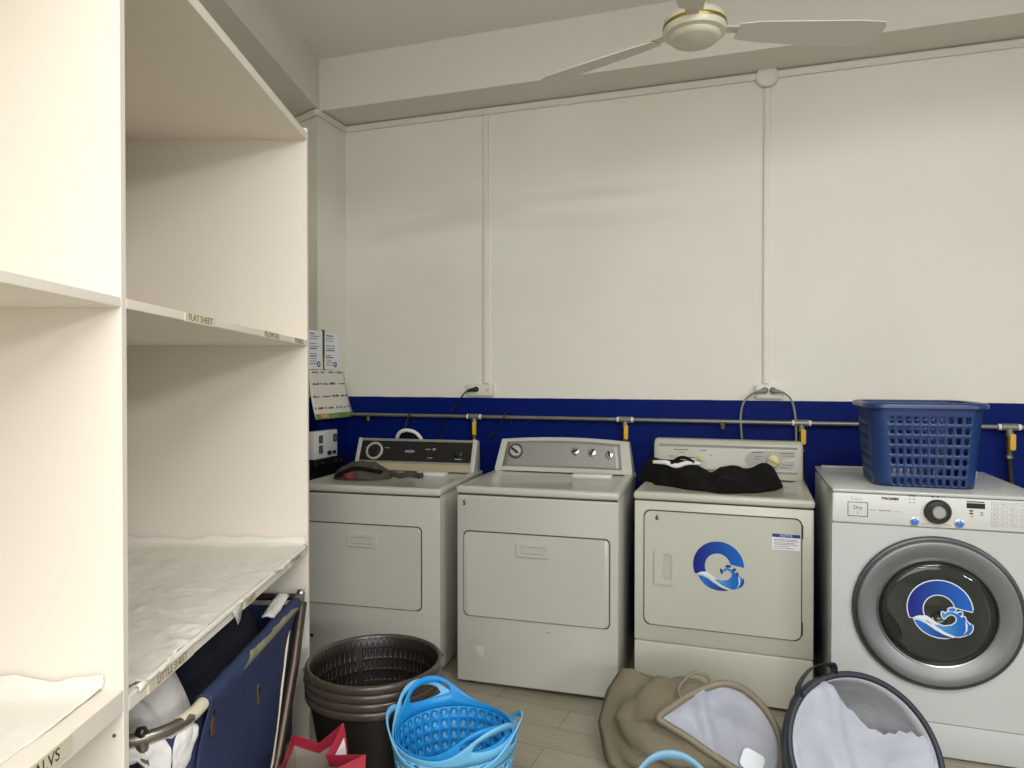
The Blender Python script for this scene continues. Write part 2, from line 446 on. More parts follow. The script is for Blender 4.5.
def plug_cord(label, at, pts, material, r=.005, ang=0):
    t = thing('plug_with_cord', label, 'plug', at)
    b = MB(); b.tube([(0, 0, 0), (0, -.012, 0), (0, -.03, -.001), (math.cos(ang) * .02, -.036, -.004), (math.cos(ang) * .038, -.034, -.008)],
                     lambda q: .017 * (1 - .55 * q), 12); b.build('plug', material, t)
    s = V((math.cos(ang) * .036, -.034, -.008))
    b = MB(); b.tube(smoothpath([s] + [V(p) - V(at) for p in pts], 8), r, 8); b.build('cord', material, t)
    return t
plug_cord('black plug and black cord hanging from the left wall socket', (-1.492, YB - .037, 1.338),
          [(-1.56, YB - .05, 1.315), (-1.62, YB - .03, 1.25), (-1.66, YB - .04, 1.19), (-1.73, YB - .02, 1.06), (-1.74, YB - .03, .8)], M['black_rubber'], .004, PI)
plug_cord('left grey plug in the right socket, its cord curving down to the left', (.098, YB - .037, 1.342),
          [(.035, YB - .055, 1.322), (-.005, YB - .05, 1.28), (-.02, YB - .05, 1.2), (-.012, YB - .05, 1.05), (-.01, YB - .04, .8)], M['grey_cord'], .0055, PI)
plug_cord('right grey plug in the right socket, its cord curving down to the right', (.136, YB - .037, 1.342),
          [(.19, YB - .055, 1.328), (.225, YB - .05, 1.29), (.243, YB - .05, 1.2), (.247, YB - .05, 1.05), (.25, YB - .04, .8)], M['grey_cord'], .0055, 0)

PY = YB - .045
t = thing('gas_pipe', 'long grey galvanised gas pipe running across the blue wall', 'pipe', (-1.0, YB, 1.175))
b = MB(); b.cyl((-1.36, -.045, .003), (4.8, -.045, .003), .0105, 14); b.build('pipe_run', M['pipe'], t)
for x in (-2.2, -.109, 2.1):
    b = MB(); xx = x + 1.0
    b.box(xx - .012, xx + .012, -.06, -.001, -.016, -.004, .002, 1); b.cyl((xx, -.052, -.012), (xx, -.052, -.034), .014, 10)
    b.build('pipe_clip', M['brass'], t)
def valve(x, full):
    x += 1.0
    g = MB(); g.cyl((x - .032, -.045, .003), (x + .032, -.045, .003), .017, 14); g.cyl((x, -.045, 0), (x, -.045, -.04), .0155, 14)
    g.build('tee_fitting', M['pipe'], t)
    for sx in (-1, 1):
        g = MB(); g.cyl((x + sx * .033, -.045, .003), (x + sx * .045, -.045, .003), .0145, 14); g.build('thread_tape_band', M['white_tape'], t)
    g = MB(); g.tube([(x, -.045, -.04), (x, -.045, -.055), (x, -.045, -.06), (x, -.045, -.1), (x, -.045, -.105), (x, -.045, -.13)],
                     lambda q: .012 if q < .3 else .015, 12)
    vb = g.build('valve_body', M['brass'], t)
    g = MB(); g.prism(rr(.022, .075, .006), front(x + .008, -.068, -.065), .006, .0015); g.prism(rr(.018, .018, .006), front(x + .006, -.060, -.035), .012)
    g.build('valve_handle', M['yellow'], vb)
    g = MB(); g.cyl((x, -.045, -.128), (x, -.045, -.142), .016, 8); g.build('hose_nut', M['chrome'], t)
    g = MB(); g.tube(smoothpath([(x, -.045, -.14), (x + .004, -.045, -.2), (x + .012, -.05, -.3), (x + .02, -.045, -.42), (x + .012, -.04, -.7), (x, -.035, -.95)], 6), .0125, 10)
    g.build('hose', M['black_rubber'], t)
for x in (-1.501, -.618, .272, 1.165): valve(x, True)

t = thing('loose_cord', 'short black cord hanging over the pipe above the dryer numbered five', 'cord', (-1.30, YB - .045, 1.19))  # just a short loose cord slung over the pipe
b = MB(); b.tube(smoothpath([(.02, .026, -.05), (.012, .016, .008), (0, -.016, .012), (-.025, -.022, -.04), (-.075, -.02, -.10)], 8), .0035, 8); b.build('cord', M['black_rubber'], t)
b = MB(); b.tube([(-.07, -.02, -.095), (-.088, -.02, -.118), (-.098, -.02, -.13)], .008, 8); b.build('cord_end', M['black_rubber'], t)

# a black cap-like pouch with a white band hung from the pipe behind the dark-faced dryer
t = thing('black_hat', 'black hat with a white band hanging from the pipe behind the leftmost dryer', 'hat', (-1.885, YB - .06, 1.03))
b = MB()
rings = []
for k in range(9):
    a = k / 8
    w = .093 * math.sqrt(max(0.02, 1 - a ** 2.2)); d = .05 * math.sqrt(max(0.02, 1 - a ** 2))
    rings.append([V((w * math.cos(q), -.03 + d * math.sin(q) * .9, -.07 + .13 * a + .004 * math.sin(3 * q))) for q in [2 * PI * i / 20 for i in range(20)]])
b.loft(rings); b.build('crown', M['black_cloth'], t, 180)
b = MB(); b.tube(smoothpath([(-.09, -.04, -.03), (-.07, -.072, .03), (-.03, -.082, .062), (.03, -.078, .06), (.07, -.066, .03), (.094, -.045, -.04)], 6), .011, 8); b.build('white_band', M['white_cloth'], t, 180)
b = MB(); b.tube(smoothpath([(-.03, -.06, .055), (-.025, -.04, .12), (-.02, .0, .162), (-.015, .035, .15), (-.02, .04, .10)], 6), .005, 8); b.build('hanging_loop', M['black_rubber'], t, 180)

# ------------------------------------------------------------------ papers, calendar, meter panel on the corner column
COLX = -2.385
def side(x, y, z): return frame((x, y, z), (0, 1, 0), (0, 0, 1))   # plane facing +X; X runs towards the back wall
def notice(y0, y1, z0, z1, label):
    t = thing('notice_sheet', label, 'notice', (COLX, (y0 + y1) / 2, z0))
    w, h = y1 - y0, z1 - z0
    b = MB(); b.prism([(-w / 2, 0), (w / 2, 0), (w / 2, h), (-w / 2, h)], side(.006, 0, 0), .001); p = b.build('sheet', M['sheet'], t, 0)
    b = MB(); random.seed(int(y0 * 1000))
    for k in range(13):
        z = h - .022 - k * .0145; l = w * random.choice((.35, .6, .68, .5))
        if k in (3, 7): continue
        b.prism([(-w * .42, z), (-w * .42 + l, z), (-w * .42 + l, z + (.006 if k in (0, 6, 9) else .0035)), (-w * .42, z + (.006 if k in (0, 6, 9) else .0035))], side(.0066, 0, 0), .0005)
    b.build('printed_lines', M['print_ink'], p, 0)
    b = MB(); b.ringplate(circ(.017, 20, w * .22, .03), circ(.009, 20, w * .22, .03), side(.0068, 0, 0), .0006); b.build('round_emblem', M['notice_blue'], p, 0)
    return t
notice(3.432, 3.572, 1.455, 1.682, 'white printed notice sheet nearest the shelf, left of its twin')
notice(3.596, 3.752, 1.455, 1.676, 'white printed notice sheet right of its twin, nearest the back wall')
t = thing('poster_strip', 'narrow dark poster strip with a bottle picture between two white notices', 'poster', (COLX, 3.584, 1.452))
b = MB(); b.prism([(.0, 0), (.034, 0), (.012, .238), (-.016, .238)], side(.0050, 0, 0), .0015); b.build('sheet', M['dark_green'], t, 0)
b = MB(); b.prism([(.004, .01), (.026, .01), (.022, .06), (.004, .075)], side(.0056, 0, 0), .0006); b.build('printed_picture', M['orange'], t, 0)

t = thing('wall_calendar', 'white wall calendar with a green bottom strip hanging on the corner column', 'calendar', (COLX, 3.64, 1.165))
b = MB()
def calp(u, v, off=0):
    y = -.205 + .37 * u + .04 * (1 - v) * u; z = .285 * v
    return V((.008 + off + .045 * (1 - v) ** 2 + .012 * math.sin(u * 3.0) * (1 - v), y, z))
def calpatch(b, u0, u1, v0, v1, off, n=8):
    rows = [[calp(u0 + (u1 - u0) * i / n, v0 + (v1 - v0) * j / n, off) for i in range(n + 1)] for j in range(n + 1)]
    b.loft(rows, False, False, False)
calpatch(b, 0, 1, 0, 1, 0, 12); cs = b.build('sheet', M['cal_paper'], t, 180, solid=.0012)
b = MB(); calpatch(b, 0.005, .995, 0.004, .105, .0018); b.build('green_strip', M['green'], t, 180)
b = MB(); calpatch(b, .12, .3, .03, .09, .0024, 3); b.build('orange_print', M['orange'], t, 180)
b = MB()
random.seed(3)
for r_, v0 in enumerate((.94, .70, .44, .20)):
    for c in range(4):
        u0 = .03 + c * .245
        for k in range(6):
            if random.random() < .25: continue
            calpatch(b, u0 + k * .034, u0 + k * .034 + .026, v0, v0 + random.choice((.02, .03, .045)), .0022, 1)
b.build('printed_dates', M['print_ink'], t, 0)

t = thing('meter_panel', 'white meter panel with small grey windows on the corner column', 'meter panel', (COLX, 3.545, .935))
b = MB(); b.box(.001, .05, -.125, .115, 0, .160, .004, 2); b.build('casing', M['meter'], t)
for dy, z0, z1 in ((-.058, .09, .135), (-.058, .03, .076), (.088, .088, .134)):
    b = MB(); b.prism(rr(.036, z1 - z0, .003), side(.053, dy, (z0 + z1) / 2), .004, .001); w = b.build('window_frame', M['black_plastic'], t)
    b = MB(); b.prism(rr(.028, z1 - z0 - .01, .002), side(.0545, dy, (z0 + z1) / 2), .002); b.build('pane', M['window_grey'], w)
for dy, r_ in ((.02, .013), (.07, .010)):
    b = MB(); b.cyl((.05, dy, .028), (.064, dy, .028), r_, 14); b.cyl((.06, dy, .028), (.068, dy, .028), r_ * .6, 12); b.build('knob', M['black_plastic'], t)
t = thing('wall_bracket', 'black metal bracket shelf under the white meter panel', 'bracket', (COLX, 3.545, .79))
b = MB(); b.box(.001, .062, -.13, .19, .10, .142, .003, 1); b.box(.001, .02, -.13, .2, .0, .1, .003, 1); b.build('plate', M['black_plastic'], t)
for dy in (-.06, .08, .14):
    b = MB(); b.cyl((.06, dy, .122), (.066, dy, .122), .006, 8); b.build('bolt', M['chrome'], t)

# ------------------------------------------------------------------ dryers
def lid(W, D, H, recess):
    t = bmesh.new()
    p = [V((x, y, z)) for z in (H - .034, H) for y in (-.008, D) for x in (-.004, W + .004)]
    vs = [t.verts.new(q) for q in p]
    fs = [t.faces.new([vs[i] for i in f]) for f in ((0, 2, 3, 1), (4, 5, 7, 6), (0, 1, 5, 4), (2, 6, 7, 3), (0, 4, 6, 2), (1, 3, 7, 5))]
    bmesh.ops.bevel(t, geom=list(t.edges), offset=.011, segments=3, affect='EDGES', profile=0.5)
    top = max(t.faces, key=lambda f: f.calc_center_median().z + f.calc_area())
    if recess:
        bmesh.ops.inset_region(t, faces=[top], thickness=.045, depth=0)
        bmesh.ops.inset_region(t, faces=[top], thickness=.02, depth=-.009)
    b = MB(); b.merge(t); return b

def base_dryer(root, W, D, H, material, door, seam=None, recess=True):
    z0 = .022
    b = MB(); b.box(.002, W - .002, .012, D, z0, H - .03, .006, 2); b.build('cabinet', material, root)
    b = MB()
    if seam:
        b.prism(rr(W, seam - z0 - .003, .006, 3, W / 2, (seam + z0 - .003) / 2), front(0, 0, 0), .016, .005)
        b.build('kick_panel', material, root)
        b = MB(); b.prism(rr(W, H - .040 - seam - .002, .006, 3, W / 2, (seam + .002 + H - .040) / 2), front(0, 0, 0), .016, .005)
        b.build('front_panel', material, root)
    else:
        b.prism(rr(W, H - .041 - z0, .008, 3, W / 2, (H - .041 + z0) / 2), front(0, 0, 0), .016, .007); b.build('front_panel', material, root)
    b = MB(); b.box(.004, W - .004, .006, D - .01, H - .046, H - .032); b.build('lid_gap_shade', M['gap'], root, 0)  # dark slab painting the shade in the gap under the lid
    lid(W, D, H, recess).build('top_panel', material, root)
    x0, x1, a, c, r_ = door
    T = front((x0 + x1) / 2, -.0025, (a + c) / 2)
    b = MB(); b.prism(rr(x1 - x0 + .006, c - a + .006, r_ + .003), T, .006); b.build('door_gap_shade', M['gap'], root)  # dark slab behind the door, painting the shaded gap round it
    T = front((x0 + x1) / 2, -.010, (a + c) / 2)
    b = MB(); b.prism(rr(x1 - x0 - .004, c - a - .004, r_), T, .010, .004); d = b.build('door', material, root)
    for sx in (.05, W - .05):
        for sy in (.06, D - .06):
            b = MB(); b.lathe([(.02, 0), (.022, .004), (.016, .012), (.012, .024)], 14, Matrix.Translation((sx, sy, 0)), (True, True)); b.build('leg', M['black_rubber'], root)
    return d

def pull(door, x, z, w, h, material, vertical=False):
    T = front(x, -.018, z)
    b = MB()
    if vertical:
        b.ringplate(rr(w, h, .012), rr(w * .52, h * .80, .012, 5, w * .14, 0), T, .009)
        b.ringplate(rr(w * .52, h * .80, .012, 5, w * .14, 0), rr(w * .46, h * .76, .012, 5, w * .15, 0), front(x, -.0155, z), .006)
    else:
        b.ringplate(rr(w, h, .006), rr(w * .76, h * .52, .006, 5, 0, -h * .02), T, .009)
    o = b.build('handle', material, door)
    b = MB()
    iw, ih = (w * .5, h * .79) if vertical else (w * .75, h * .51)
    cx = w * .14 if vertical else 0
    b.hexa([front(x + cx, -.0115, z) @ V(q) for q in ((-iw / 2, -ih / 2, 0), (iw / 2, -ih / 2, 0), (-iw / 2, ih / 2, -.0012), (iw / 2, ih / 2, -.0012),
                                                   (-iw / 2, -ih / 2, .004), (iw / 2, -ih / 2, .004 if not vertical else .0012), (-iw / 2, ih / 2, .0008), (iw / 2, ih / 2, .0008))])
    b.build('grip_recess', M['recess'], o)
    return o

def bars(T, rows, material, parent, name='printed_marks'):
    """rows of tiny printed marks: (x, y, length, height)"""
    b = MB()
    for x, y, l, h in rows: b.prism([(x, y), (x + l, y), (x + l, y + h), (x, y + h)], T, .0004)
    return b.build(name, material, parent, 0)

def knob(parent, T, r, h, material, pointer=None, name='knob', skirt=None):
    b = MB(); b.lathe([(r, 0), (r, h * .6), (r * .92, h * .9), (r * .8, h), (0, h)], 24, T, (True, False)); o = b.build(name, material, parent)
    if pointer:
        b = MB(); b.box(-r * .82, r * .82, -r * .2, r * .2, h, h + .012, .003, 1, T @ Matrix.Rotation(pointer[1], 4, 'Z')); b.build('grip', pointer[0], o)
    if skirt:
        b = MB(); b.ringplate(circ(skirt[0], 28), circ(r * 1.02, 28), T @ Matrix.Translation((0, 0, .002)), .0018); b.build('dial_ring', skirt[1], o)
    return o

# --- dryer with the dark console (left)
W1, D1, H1 = .748, .70, .884
dr = thing('clothes_dryer', 'white clothes dryer with a black control console, nearest the shelf', 'clothes dryer', (-2.099, 2.932, 0), math.radians(4.3), 'white clothes dryers')
d = base_dryer(dr, W1, D1, H1, M['enamel'], (.030, .655, .305, .700, .022))
pull(d, .352, .625, .150, .062, M['enamel'])
b = MB(); b.cyl((.078, .002, .138), (.078, -.004, .138), .008, 14); b.build('plug_hole', M['dark_gap'], dr)
YF, YT, HC = .575, .648, .170        # wedge console
def c1(x, s, off=0):
    n = V((0, -HC, (YT - YF))).normalized() * 1.0
    n = V((0, -HC, YT - YF)).normalized()
    return V((x, YF + (YT - YF) * s, H1 + HC * s)) + V((0, n.y, abs(n.z))) * off
b = MB(); b.loft([[V((x, YF + .012, H1)), V((x, YT + .006, H1 + HC - .008)), V((x, D1 - .005, H1 + HC - .012)), V((x, D1 - .005, H1))] for x in (.03, W1 - .035)]); b.build('console', M['black_plastic'], dr)
for x0, x1 in ((.012, .034), (W1 - .040, W1 - .014)):
    b = MB()
    b.hexa([V((x0, YF - .004, H1)), V((x1, YF - .004, H1)), V((x0, D1 - .002, H1)), V((x1, D1 - .002, H1)),
            V((x0, YT - .004, H1 + HC + .004)), V((x1, YT - .004, H1 + HC + .004)), V((x0, D1 - .01, H1 + HC - .006)), V((x1, D1 - .01, H1 + HC - .006))], .004, 2)
    b.build('console_end_cap', M['enamel'], dr)
T1 = frame(c1(W1 / 2, 0), (1, 0, 0), c1(0, 1) - c1(0, 0)); SL = (c1(0, 1) - c1(0, 0)).length
b = MB(); b.prism([(-.335, .0), (.335, 0), (.335, .045), (-.335, .045)], T1 @ Matrix.Translation((0, 0, -.001)), .008); b.build('backsplash', M['beige_metal'], dr)
b = MB(); b.prism([(-.338, .045), (.338, .045), (.338, SL), (-.338, SL)], T1, .010); face = b.build('control_face', M['console_black'], dr)
b = MB(); b.prism([(-.340, SL - .014), (.340, SL - .014), (.340, SL), (-.340, SL)], T1 @ Matrix.Translation((0, 0, .003)), .006)
b.prism([(-.340, .042), (.340, .042), (.340, .052), (-.340, .052)], T1 @ Matrix.Translation((0, 0, .003)), .006); b.build('silver_trim', M['silver_paint'], dr)
TK = T1 @ Matrix.Translation((-.248, .108, 0))
b = MB(); b.lathe([(.050, 0), (.052, .012), (.047, .016), (.040, .014), (.039, .004)], 32, TK, (False, False)); kr = b.build('timer_ring', M['dial_grey'], face)
b = MB(); b.lathe([(.037, 0), (.036, .018), (.030, .024), (0, .024)], 28, TK); b.build('timer_knob', M['black_plastic'], kr)
TK2 = T1 @ Matrix.Translation((.262, .104, 0)); knob(face, TK2, .024, .016, M['black_plastic'], (M['black_plastic'], .8), 'selector_knob')
b = MB(); b.ringplate([(x * .03, y * .008) for x, y in circ(1, 24)], [(x * .024, y * .005) for x, y in circ(1, 24)], T1 @ Matrix.Translation((-.035, .112, .0006)), .0008); b.build('oval_badge', M['dial_grey'], face, 0)
bars(T1 @ Matrix.Translation((0, 0, .0006)), [(-.31, .128, .028, .004), (-.19, .128, .028, .004), (-.06, .111, .05, .003), (.06, .125, .03, .004), (.10, .128, .022, .004), (.105, .120, .008, .008),
     (.078, .075, .03, .004), (.24, .072, .04, .004), (-.05, .104, .028, .002)], M['dial_grey'], face)
b = MB(); b.box(.425, .60, .475, .545, H1 - .012, H1 + .007, .005, 2); b.build('lint_lid', M['panel_cool'], dr)

# --- dryer with the silver console (number 5)
W2, D2, H2 = .737, .69, .914
dr2 = thing('clothes_dryer', 'white clothes dryer with a silver console of four round knobs, numbered 5', 'clothes dryer', (-1.249, 2.944, 0), math.radians(2.3), 'white clothes dryers')
d = base_dryer(dr2, W2, D2, H2, M['enamel'], (.036, .700, .326, .710, .020))
pull(d, .362, .645, .150, .064, M['enamel'])
text('5', .030, front(.036, -.0012, .836), M['ink'], dr2, 'number_decal', bold=.0014)
b = MB(); b.prism(rr(.048, .048, .004), front(.105, -.003, .163), .003, .001); b.build('blank_plate', M['enamel'], dr2)
bars(front(.42, -.0006, .28), [(0, 0, .02, .004)], M['scuff'], dr2, 'scuff_mark')
def con2(t, s, off=0.0, lift=0.0):
    """point on the silver console's sloping front: t across, s up the slope"""
    xb = .004 + t * (W2 - .008); xt = .026 + t * (W2 - .052)
    h = .150 + .016 * (1 - (2 * t - 1) ** 2)
    y = .563 + .052 * s; z = H2 + .012 + (h - .012) * s
    return V((xb + (xt - xb) * s, y, z)) + V((0, -.93, .33)) * off
b = MB(); rings = []
for k in range(25):
    t_ = k / 24
    rings.append([con2(t_, 0) + V((0, .0, -.012)), con2(t_, 0), con2(t_, .25), con2(t_, .5), con2(t_, .75), con2(t_, 1), con2(t_, 1) + V((0, .012, .010)), con2(t_, 1) + V((0, .05, .008)), V((con2(t_, 0).x, D2 - .01, H2))])
b.loft(rings); b.build('console', M['enamel'], dr2, 50)
b = MB()
rows = []
for j in range(9):
    s_ = .07 + .88 * j / 8
    rows.append([con2(.055 - .02 * s_ * 0 + (.875) * i / 20, s_, .0025) for i in range(21)])
b.loft(rows, False, False, False); face = b.build('control_face', M['silver_paint'], dr2, 180, solid=.002)
def f2(t_, s_): return frame(con2(t_, s_, .003), (1, 0, 0), con2(t_, .9) - con2(t_, .1))
knob(face, f2(.135, .60), .030, .018, M['dial_grey'], (M['dark_knob'], -.6), 'timer_knob', (.042, M['ring_dark']))
for t_, s_, a in ((.600, .62, .3), (.725, .60, 1.2), (.850, .55, 1.9)): knob(face, f2(t_, s_), .021, .016, M['chrome'], (M['dark_knob'], a), 'selector_knob')
b = MB(); b.prism([(-.028, .004), (-.01, -.002), (.01, -.002), (.03, .006), (.012, .002), (-.01, .002)], f2(.845, .90), .0006); b.build('swoosh_badge', M['cream_knob'], face, 0)
bars(f2(.5, .15), [(-.003, 0, .007, .007)], M['ink'], face, 'indicator_dot')
bars(f2(.60, .40), [(-.02, -.002, .04, .003)], M['ring_dark'], face); bars(f2(.725, .36), [(-.02, -.002, .04, .003)], M['ring_dark'], face)
bars(f2(.85, .29), [(-.018, -.002, .036, .003)], M['ring_dark'], face)
bars(f2(.135, .60), [(.05, .028, .03, .003), (.06, .0, .032, .003), (-.052, .034, .012, .003), (.03, -.052, .02, .003), (-.06, -.004, .012, .003)], M['ring_dark'], face)
bars(f2(.905, .10), [(-.008, 0, .016, .006)], M['ring_dark'], face)
b = MB(); b.box(.44, .64, .475, .548, H2 - .012, H2 + .006, .005, 2); b.build('lint_lid', M['panel_cool'], dr2)

# --- dryer with the C sticker (number 6)
W3, D3, H3 = .737, .665, .902
dr3 = thing('clothes_dryer', 'white clothes dryer with a round blue wave sticker on its door, numbered 6', 'clothes dryer', (-.465, 3.118, 0), math.radians(-.7), 'white clothes dryers')
d3 = base_dryer(dr3, W3, D3, H3, M['enamel_warm'], (.044, .690, .318, .822, .026), .240)
pull(d3, .131, .575, .084, .150, M['enamel_warm'], True)
text('6', .030, front(.100, -.0104, .792), M['ink'], d3, 'number_decal', bold=.0014)

LOGO_C = [(1.0, .01)] + [(math.cos(a), math.sin(a)) for a in [math.radians(q) for q in range(6, 203, 7)]] + \
         [(-.84, -.38), (-.72, -.31), (-.58, -.28)] + [(-.02 + .51 * math.cos(a), -.03 + .54 * math.sin(a)) for a in [math.radians(q) for q in range(206, 27, -8)]] + [(.47, .11), (.7, .06)]
LOGO_WAVE = [(-.84, -.38), (-.68, -.29), (-.5, -.27), (-.36, -.33), (-.12, -.5), (.12, -.59), (.36, -.54), (.5, -.42), (.53, -.28), (.47, -.18), (.36, -.14), (.26, -.19), (.17, -.27), (.15, -.17), (.24, -.07), (.38, -.05),
             (.52, -.1), (.64, -.2), (.78, -.3), (.9, -.42), (.96, -.5), (.94, -.66), (.82, -.82), (.62, -.9), (.4, -.92), (.14, -.84), (-.12, -.68), (-.4, -.5), (-.6, -.42)]
LOGO_KEEL = [(-.8, -.44), (-.62, -.46), (-.42, -.55), (-.14, -.74), (.12, -.88), (.42, -.97), (.2, -1.0), (-.06, -1.0), (-.3, -.94), (-.52, -.82), (-.7, -.62)]
def ell(cx, cy, a, c, rot=0): return [(cx + a * x * math.cos(rot) - c * y * math.sin(rot), cy + a * x * math.sin(rot) + c * y * math.cos(rot)) for x, y in circ(1, 14)]
LOGO_DROPS = [ell(.12, -.2, .05, .12, .25), ell(.38, .02, .12, .06, .1), ell(.62, -.1, .08, .06, .5), ell(.74, -.26, .05, .08, .3),
              [(.95, -.4), (1.0, -.46), (1.0, -.62), (.92, -.76), (.82, -.84), (.9, -.7), (.94, -.56)]]
def grow(poly, g):
    n = len(poly); out = []
    ar = sum(poly[i][0] * poly[(i + 1) % n][1] - poly[(i + 1) % n][0] * poly[i][1] for i in range(n))
    sg = 1 if ar > 0 else -1
    for i in range(n):
        a, c = V(poly[i - 1]), V(poly[(i + 1) % n]); d_ = (c - a)
        if d_.length < 1e-6: out.append(poly[i]); continue
        d_.normalize(); out.append((poly[i][0] + sg * d_.y * g, poly[i][1] - sg * d_.x * g))
    return out
def wave_sticker(parent, T, R, outline):
    o = bpy.data.objects.new('wave_sticker', None); COL.objects.link(o); o.parent = parent; o.matrix_local = T
    o['label'] = 'round blue letter C sticker with a breaking wave'
    sc = lambda p, g=0: [(x * R, y * R) for x, y in (grow(p, g) if g else p)]
    I = Matrix.Identity(4)
    if outline:
        b = MB()
        for i, p in enumerate([LOGO_C, LOGO_WAVE, LOGO_KEEL] + LOGO_DROPS): b.prism(sc(p, .035), Matrix.Translation((0, 0, .0004 + .00001 * i)), .0004)
        b.build('outline', M['c_white'], o, 0)
    b = MB(); b.prism(sc(LOGO_C), Matrix.Translation((0, 0, .0010)), .0003); b.build('letter', M['c_blue'], o, 0)
    b = MB(); b.prism(sc(LOGO_KEEL), Matrix.Translation((0, 0, .0011)), .0003); b.build('keel', M['c_deep'], o, 0)
    b = MB(); b.prism(sc(LOGO_WAVE), Matrix.Translation((0, 0, .0013)), .0003); b.build('wave', M['c_wave'], o, 0)
    b = MB(); b.prism(sc([(-.84, -.38), (-.68, -.29), (-.5, -.27), (-.36, -.33), (-.12, -.5), (.0, -.55), (-.2, -.56), (-.4, -.47), (-.6, -.40)]), Matrix.Translation((0, 0, .0016)), .0003)
    b.prism(sc([(-.6, -.42), (-.4, -.5), (-.12, -.68), (.14, -.84), (.4, -.92), (.5, -.915), (.16, -.79), (-.1, -.62), (-.36, -.45)]), Matrix.Translation((0, 0, .0016)), .0003)
    b.prism(sc([(.78, -.32), (.85, -.46), (.84, -.66), (.72, -.84), (.8, -.66), (.79, -.48)]), Matrix.Translation((0, 0, .0016)), .0003); b.build('foam', M['c_white'], o, 0)
    b = MB()
    for i, p in enumerate(LOGO_DROPS): b.prism(sc(p), Matrix.Translation((0, 0, .0015)), .0003)
    b.build('spray', M['c_wave'] if outline else M['notice_blue'], o, 0)
    return o
wave_sticker(d3, front(.360, -.0102, .602), .105, False)
nt_ = MB(); nt_.prism([(0, 0), (.108, 0), (.108, .066), (0, .066)], front(.576, -.0106, .692), .0006); ns = nt_.build('notice_label', M['sheet'], d3, 0)
b = MB(); b.prism([(0, .052), (.108, .052), (.108, .066), (0, .066)], front(.576, -.0110, .692), .0006); b.build('notice_header', M['notice_blue'], ns, 0)
text('NOTICE', .013, front(.630, -.0113, .751), M['c_white'], ns)
bars(front(.578, -.0110, .692), [(.004, .042, .09, .002), (.004, .036, .094, .002), (.004, .028, .08, .002), (.004, .022, .092, .002), (.004, .014, .06, .002), (.004, .006, .075, .002)], M['print_ink'], ns)
for z in (.37, .77):
    b = MB(); b.box(.688, .696, -.011, .0, z - .028, z + .028, .002, 1); b.build('hinge', M['gap'], dr3)
# box-like console
YF3 = .563
b = MB()
prof = [(YF3, 0), (YF3 - .002, .02), (YF3 + .012, .17), (YF3 + .022, .184), (YF3 + .034, .188), (D3 - .012, .188), (D3 - .008, .18), (D3 - .008, 0)]
def sect(x, k): return [V((x, YF3 + .05 + (y - YF3 - .05) * k, H3 + z * (1 - (1 - k) * .35))) for y, z in prof]
b.loft([sect(.008, .80), sect(.012, .93), sect(.022, 1), sect(W3 - .022, 1), sect(W3 - .012, .93), sect(W3 - .008, .80)]); b.build('console', M['enamel_warm'], dr3, 40)
TC = frame((W3 / 2, YF3 - .001, H3 + .02), (1, 0, 0), (0, .014, .15))
b = MB(); b.prism(rr(.66, .100, .006, 5, 0, .072), TC @ Matrix.Translation((0, 0, .0015)), .002, .0008); face = b.build('control_face', M['enamel_warm'], dr3)
b = MB(); b.prism([(-.335, .130), (.335, .130), (.335, .142), (-.335, .142)], TC @ Matrix.Translation((0, 0, .0018)), .002); b.prism([(-.335, .010), (.335, .010), (.335, .020), (-.335, .020)], TC @ Matrix.Translation((0, 0, .0018)), .002); b.build('groove_trim', M['scuff'], dr3)
dial = [(-.13 + .04 * 0, 0)]
dial = [(.10, -.045), (.10, .048)] + [(-.06 + .075 * math.cos(a), .0 + .048 * math.sin(a)) for a in [math.radians(q) for q in range(90, 271, 15)]]
b = MB(); b.prism(dial, TC @ Matrix.Translation((.225, .074, .0022)), .001); dp = b.build('dial_plate', M['dial_grey'], face, 0)
TD = TC @ Matrix.Translation((.225, .074, .0024))
b = MB()
for q in ((-.125, -.03, -.05, -.008), (.012, .012, .10, .012)):
    pass
b.prism([(-.12, -.036), (-.04, -.012), (-.03, -.022), (-.09, -.046)], TD, .0004); b.prism([(.03, .004), (.1, .016), (.1, .004), (.03, -.004)], TD, .0004); b.prism([(-.004, .03), (.004, .03), (.004, .048), (-.004, .048)], TD, .0004)
b.build('dial_rays', M['enamel_warm'], dp, 0)
bars(TD, [(-.10, .036, .05, .004), (-.09, .016, .04, .003), (-.09, .004, .03, .003), (.03, .036, .065, .004), (.04, .024, .055, .003), (.04, -.02, .05, .003), (.03, -.034, .05, .003), (-.05, -.032, .03, .003)], M['ring_dark'], dp)
knob(dp, TD, .032, .024, M['cream_knob'], (M['cream_knob'], -.5), 'timer_knob', (.042, M['dial_grey']))
for x in (-.225, -.120): knob(face, TC @ Matrix.Translation((x, .074, .002)), .016, .016, M['cream_knob'], (M['cream_knob'], .9), 'selector_knob')
bars(TC @ Matrix.Translation((0, 0, .0026)), [(-.26, .112, .075, .004), (-.125, .112, .03, .004), (-.285, .078, .03, .003), (-.19, .074, .04, .004), (-.08, .09, .014, .003), (-.235, .098, .03, .002)], M['ring_dark'], face)

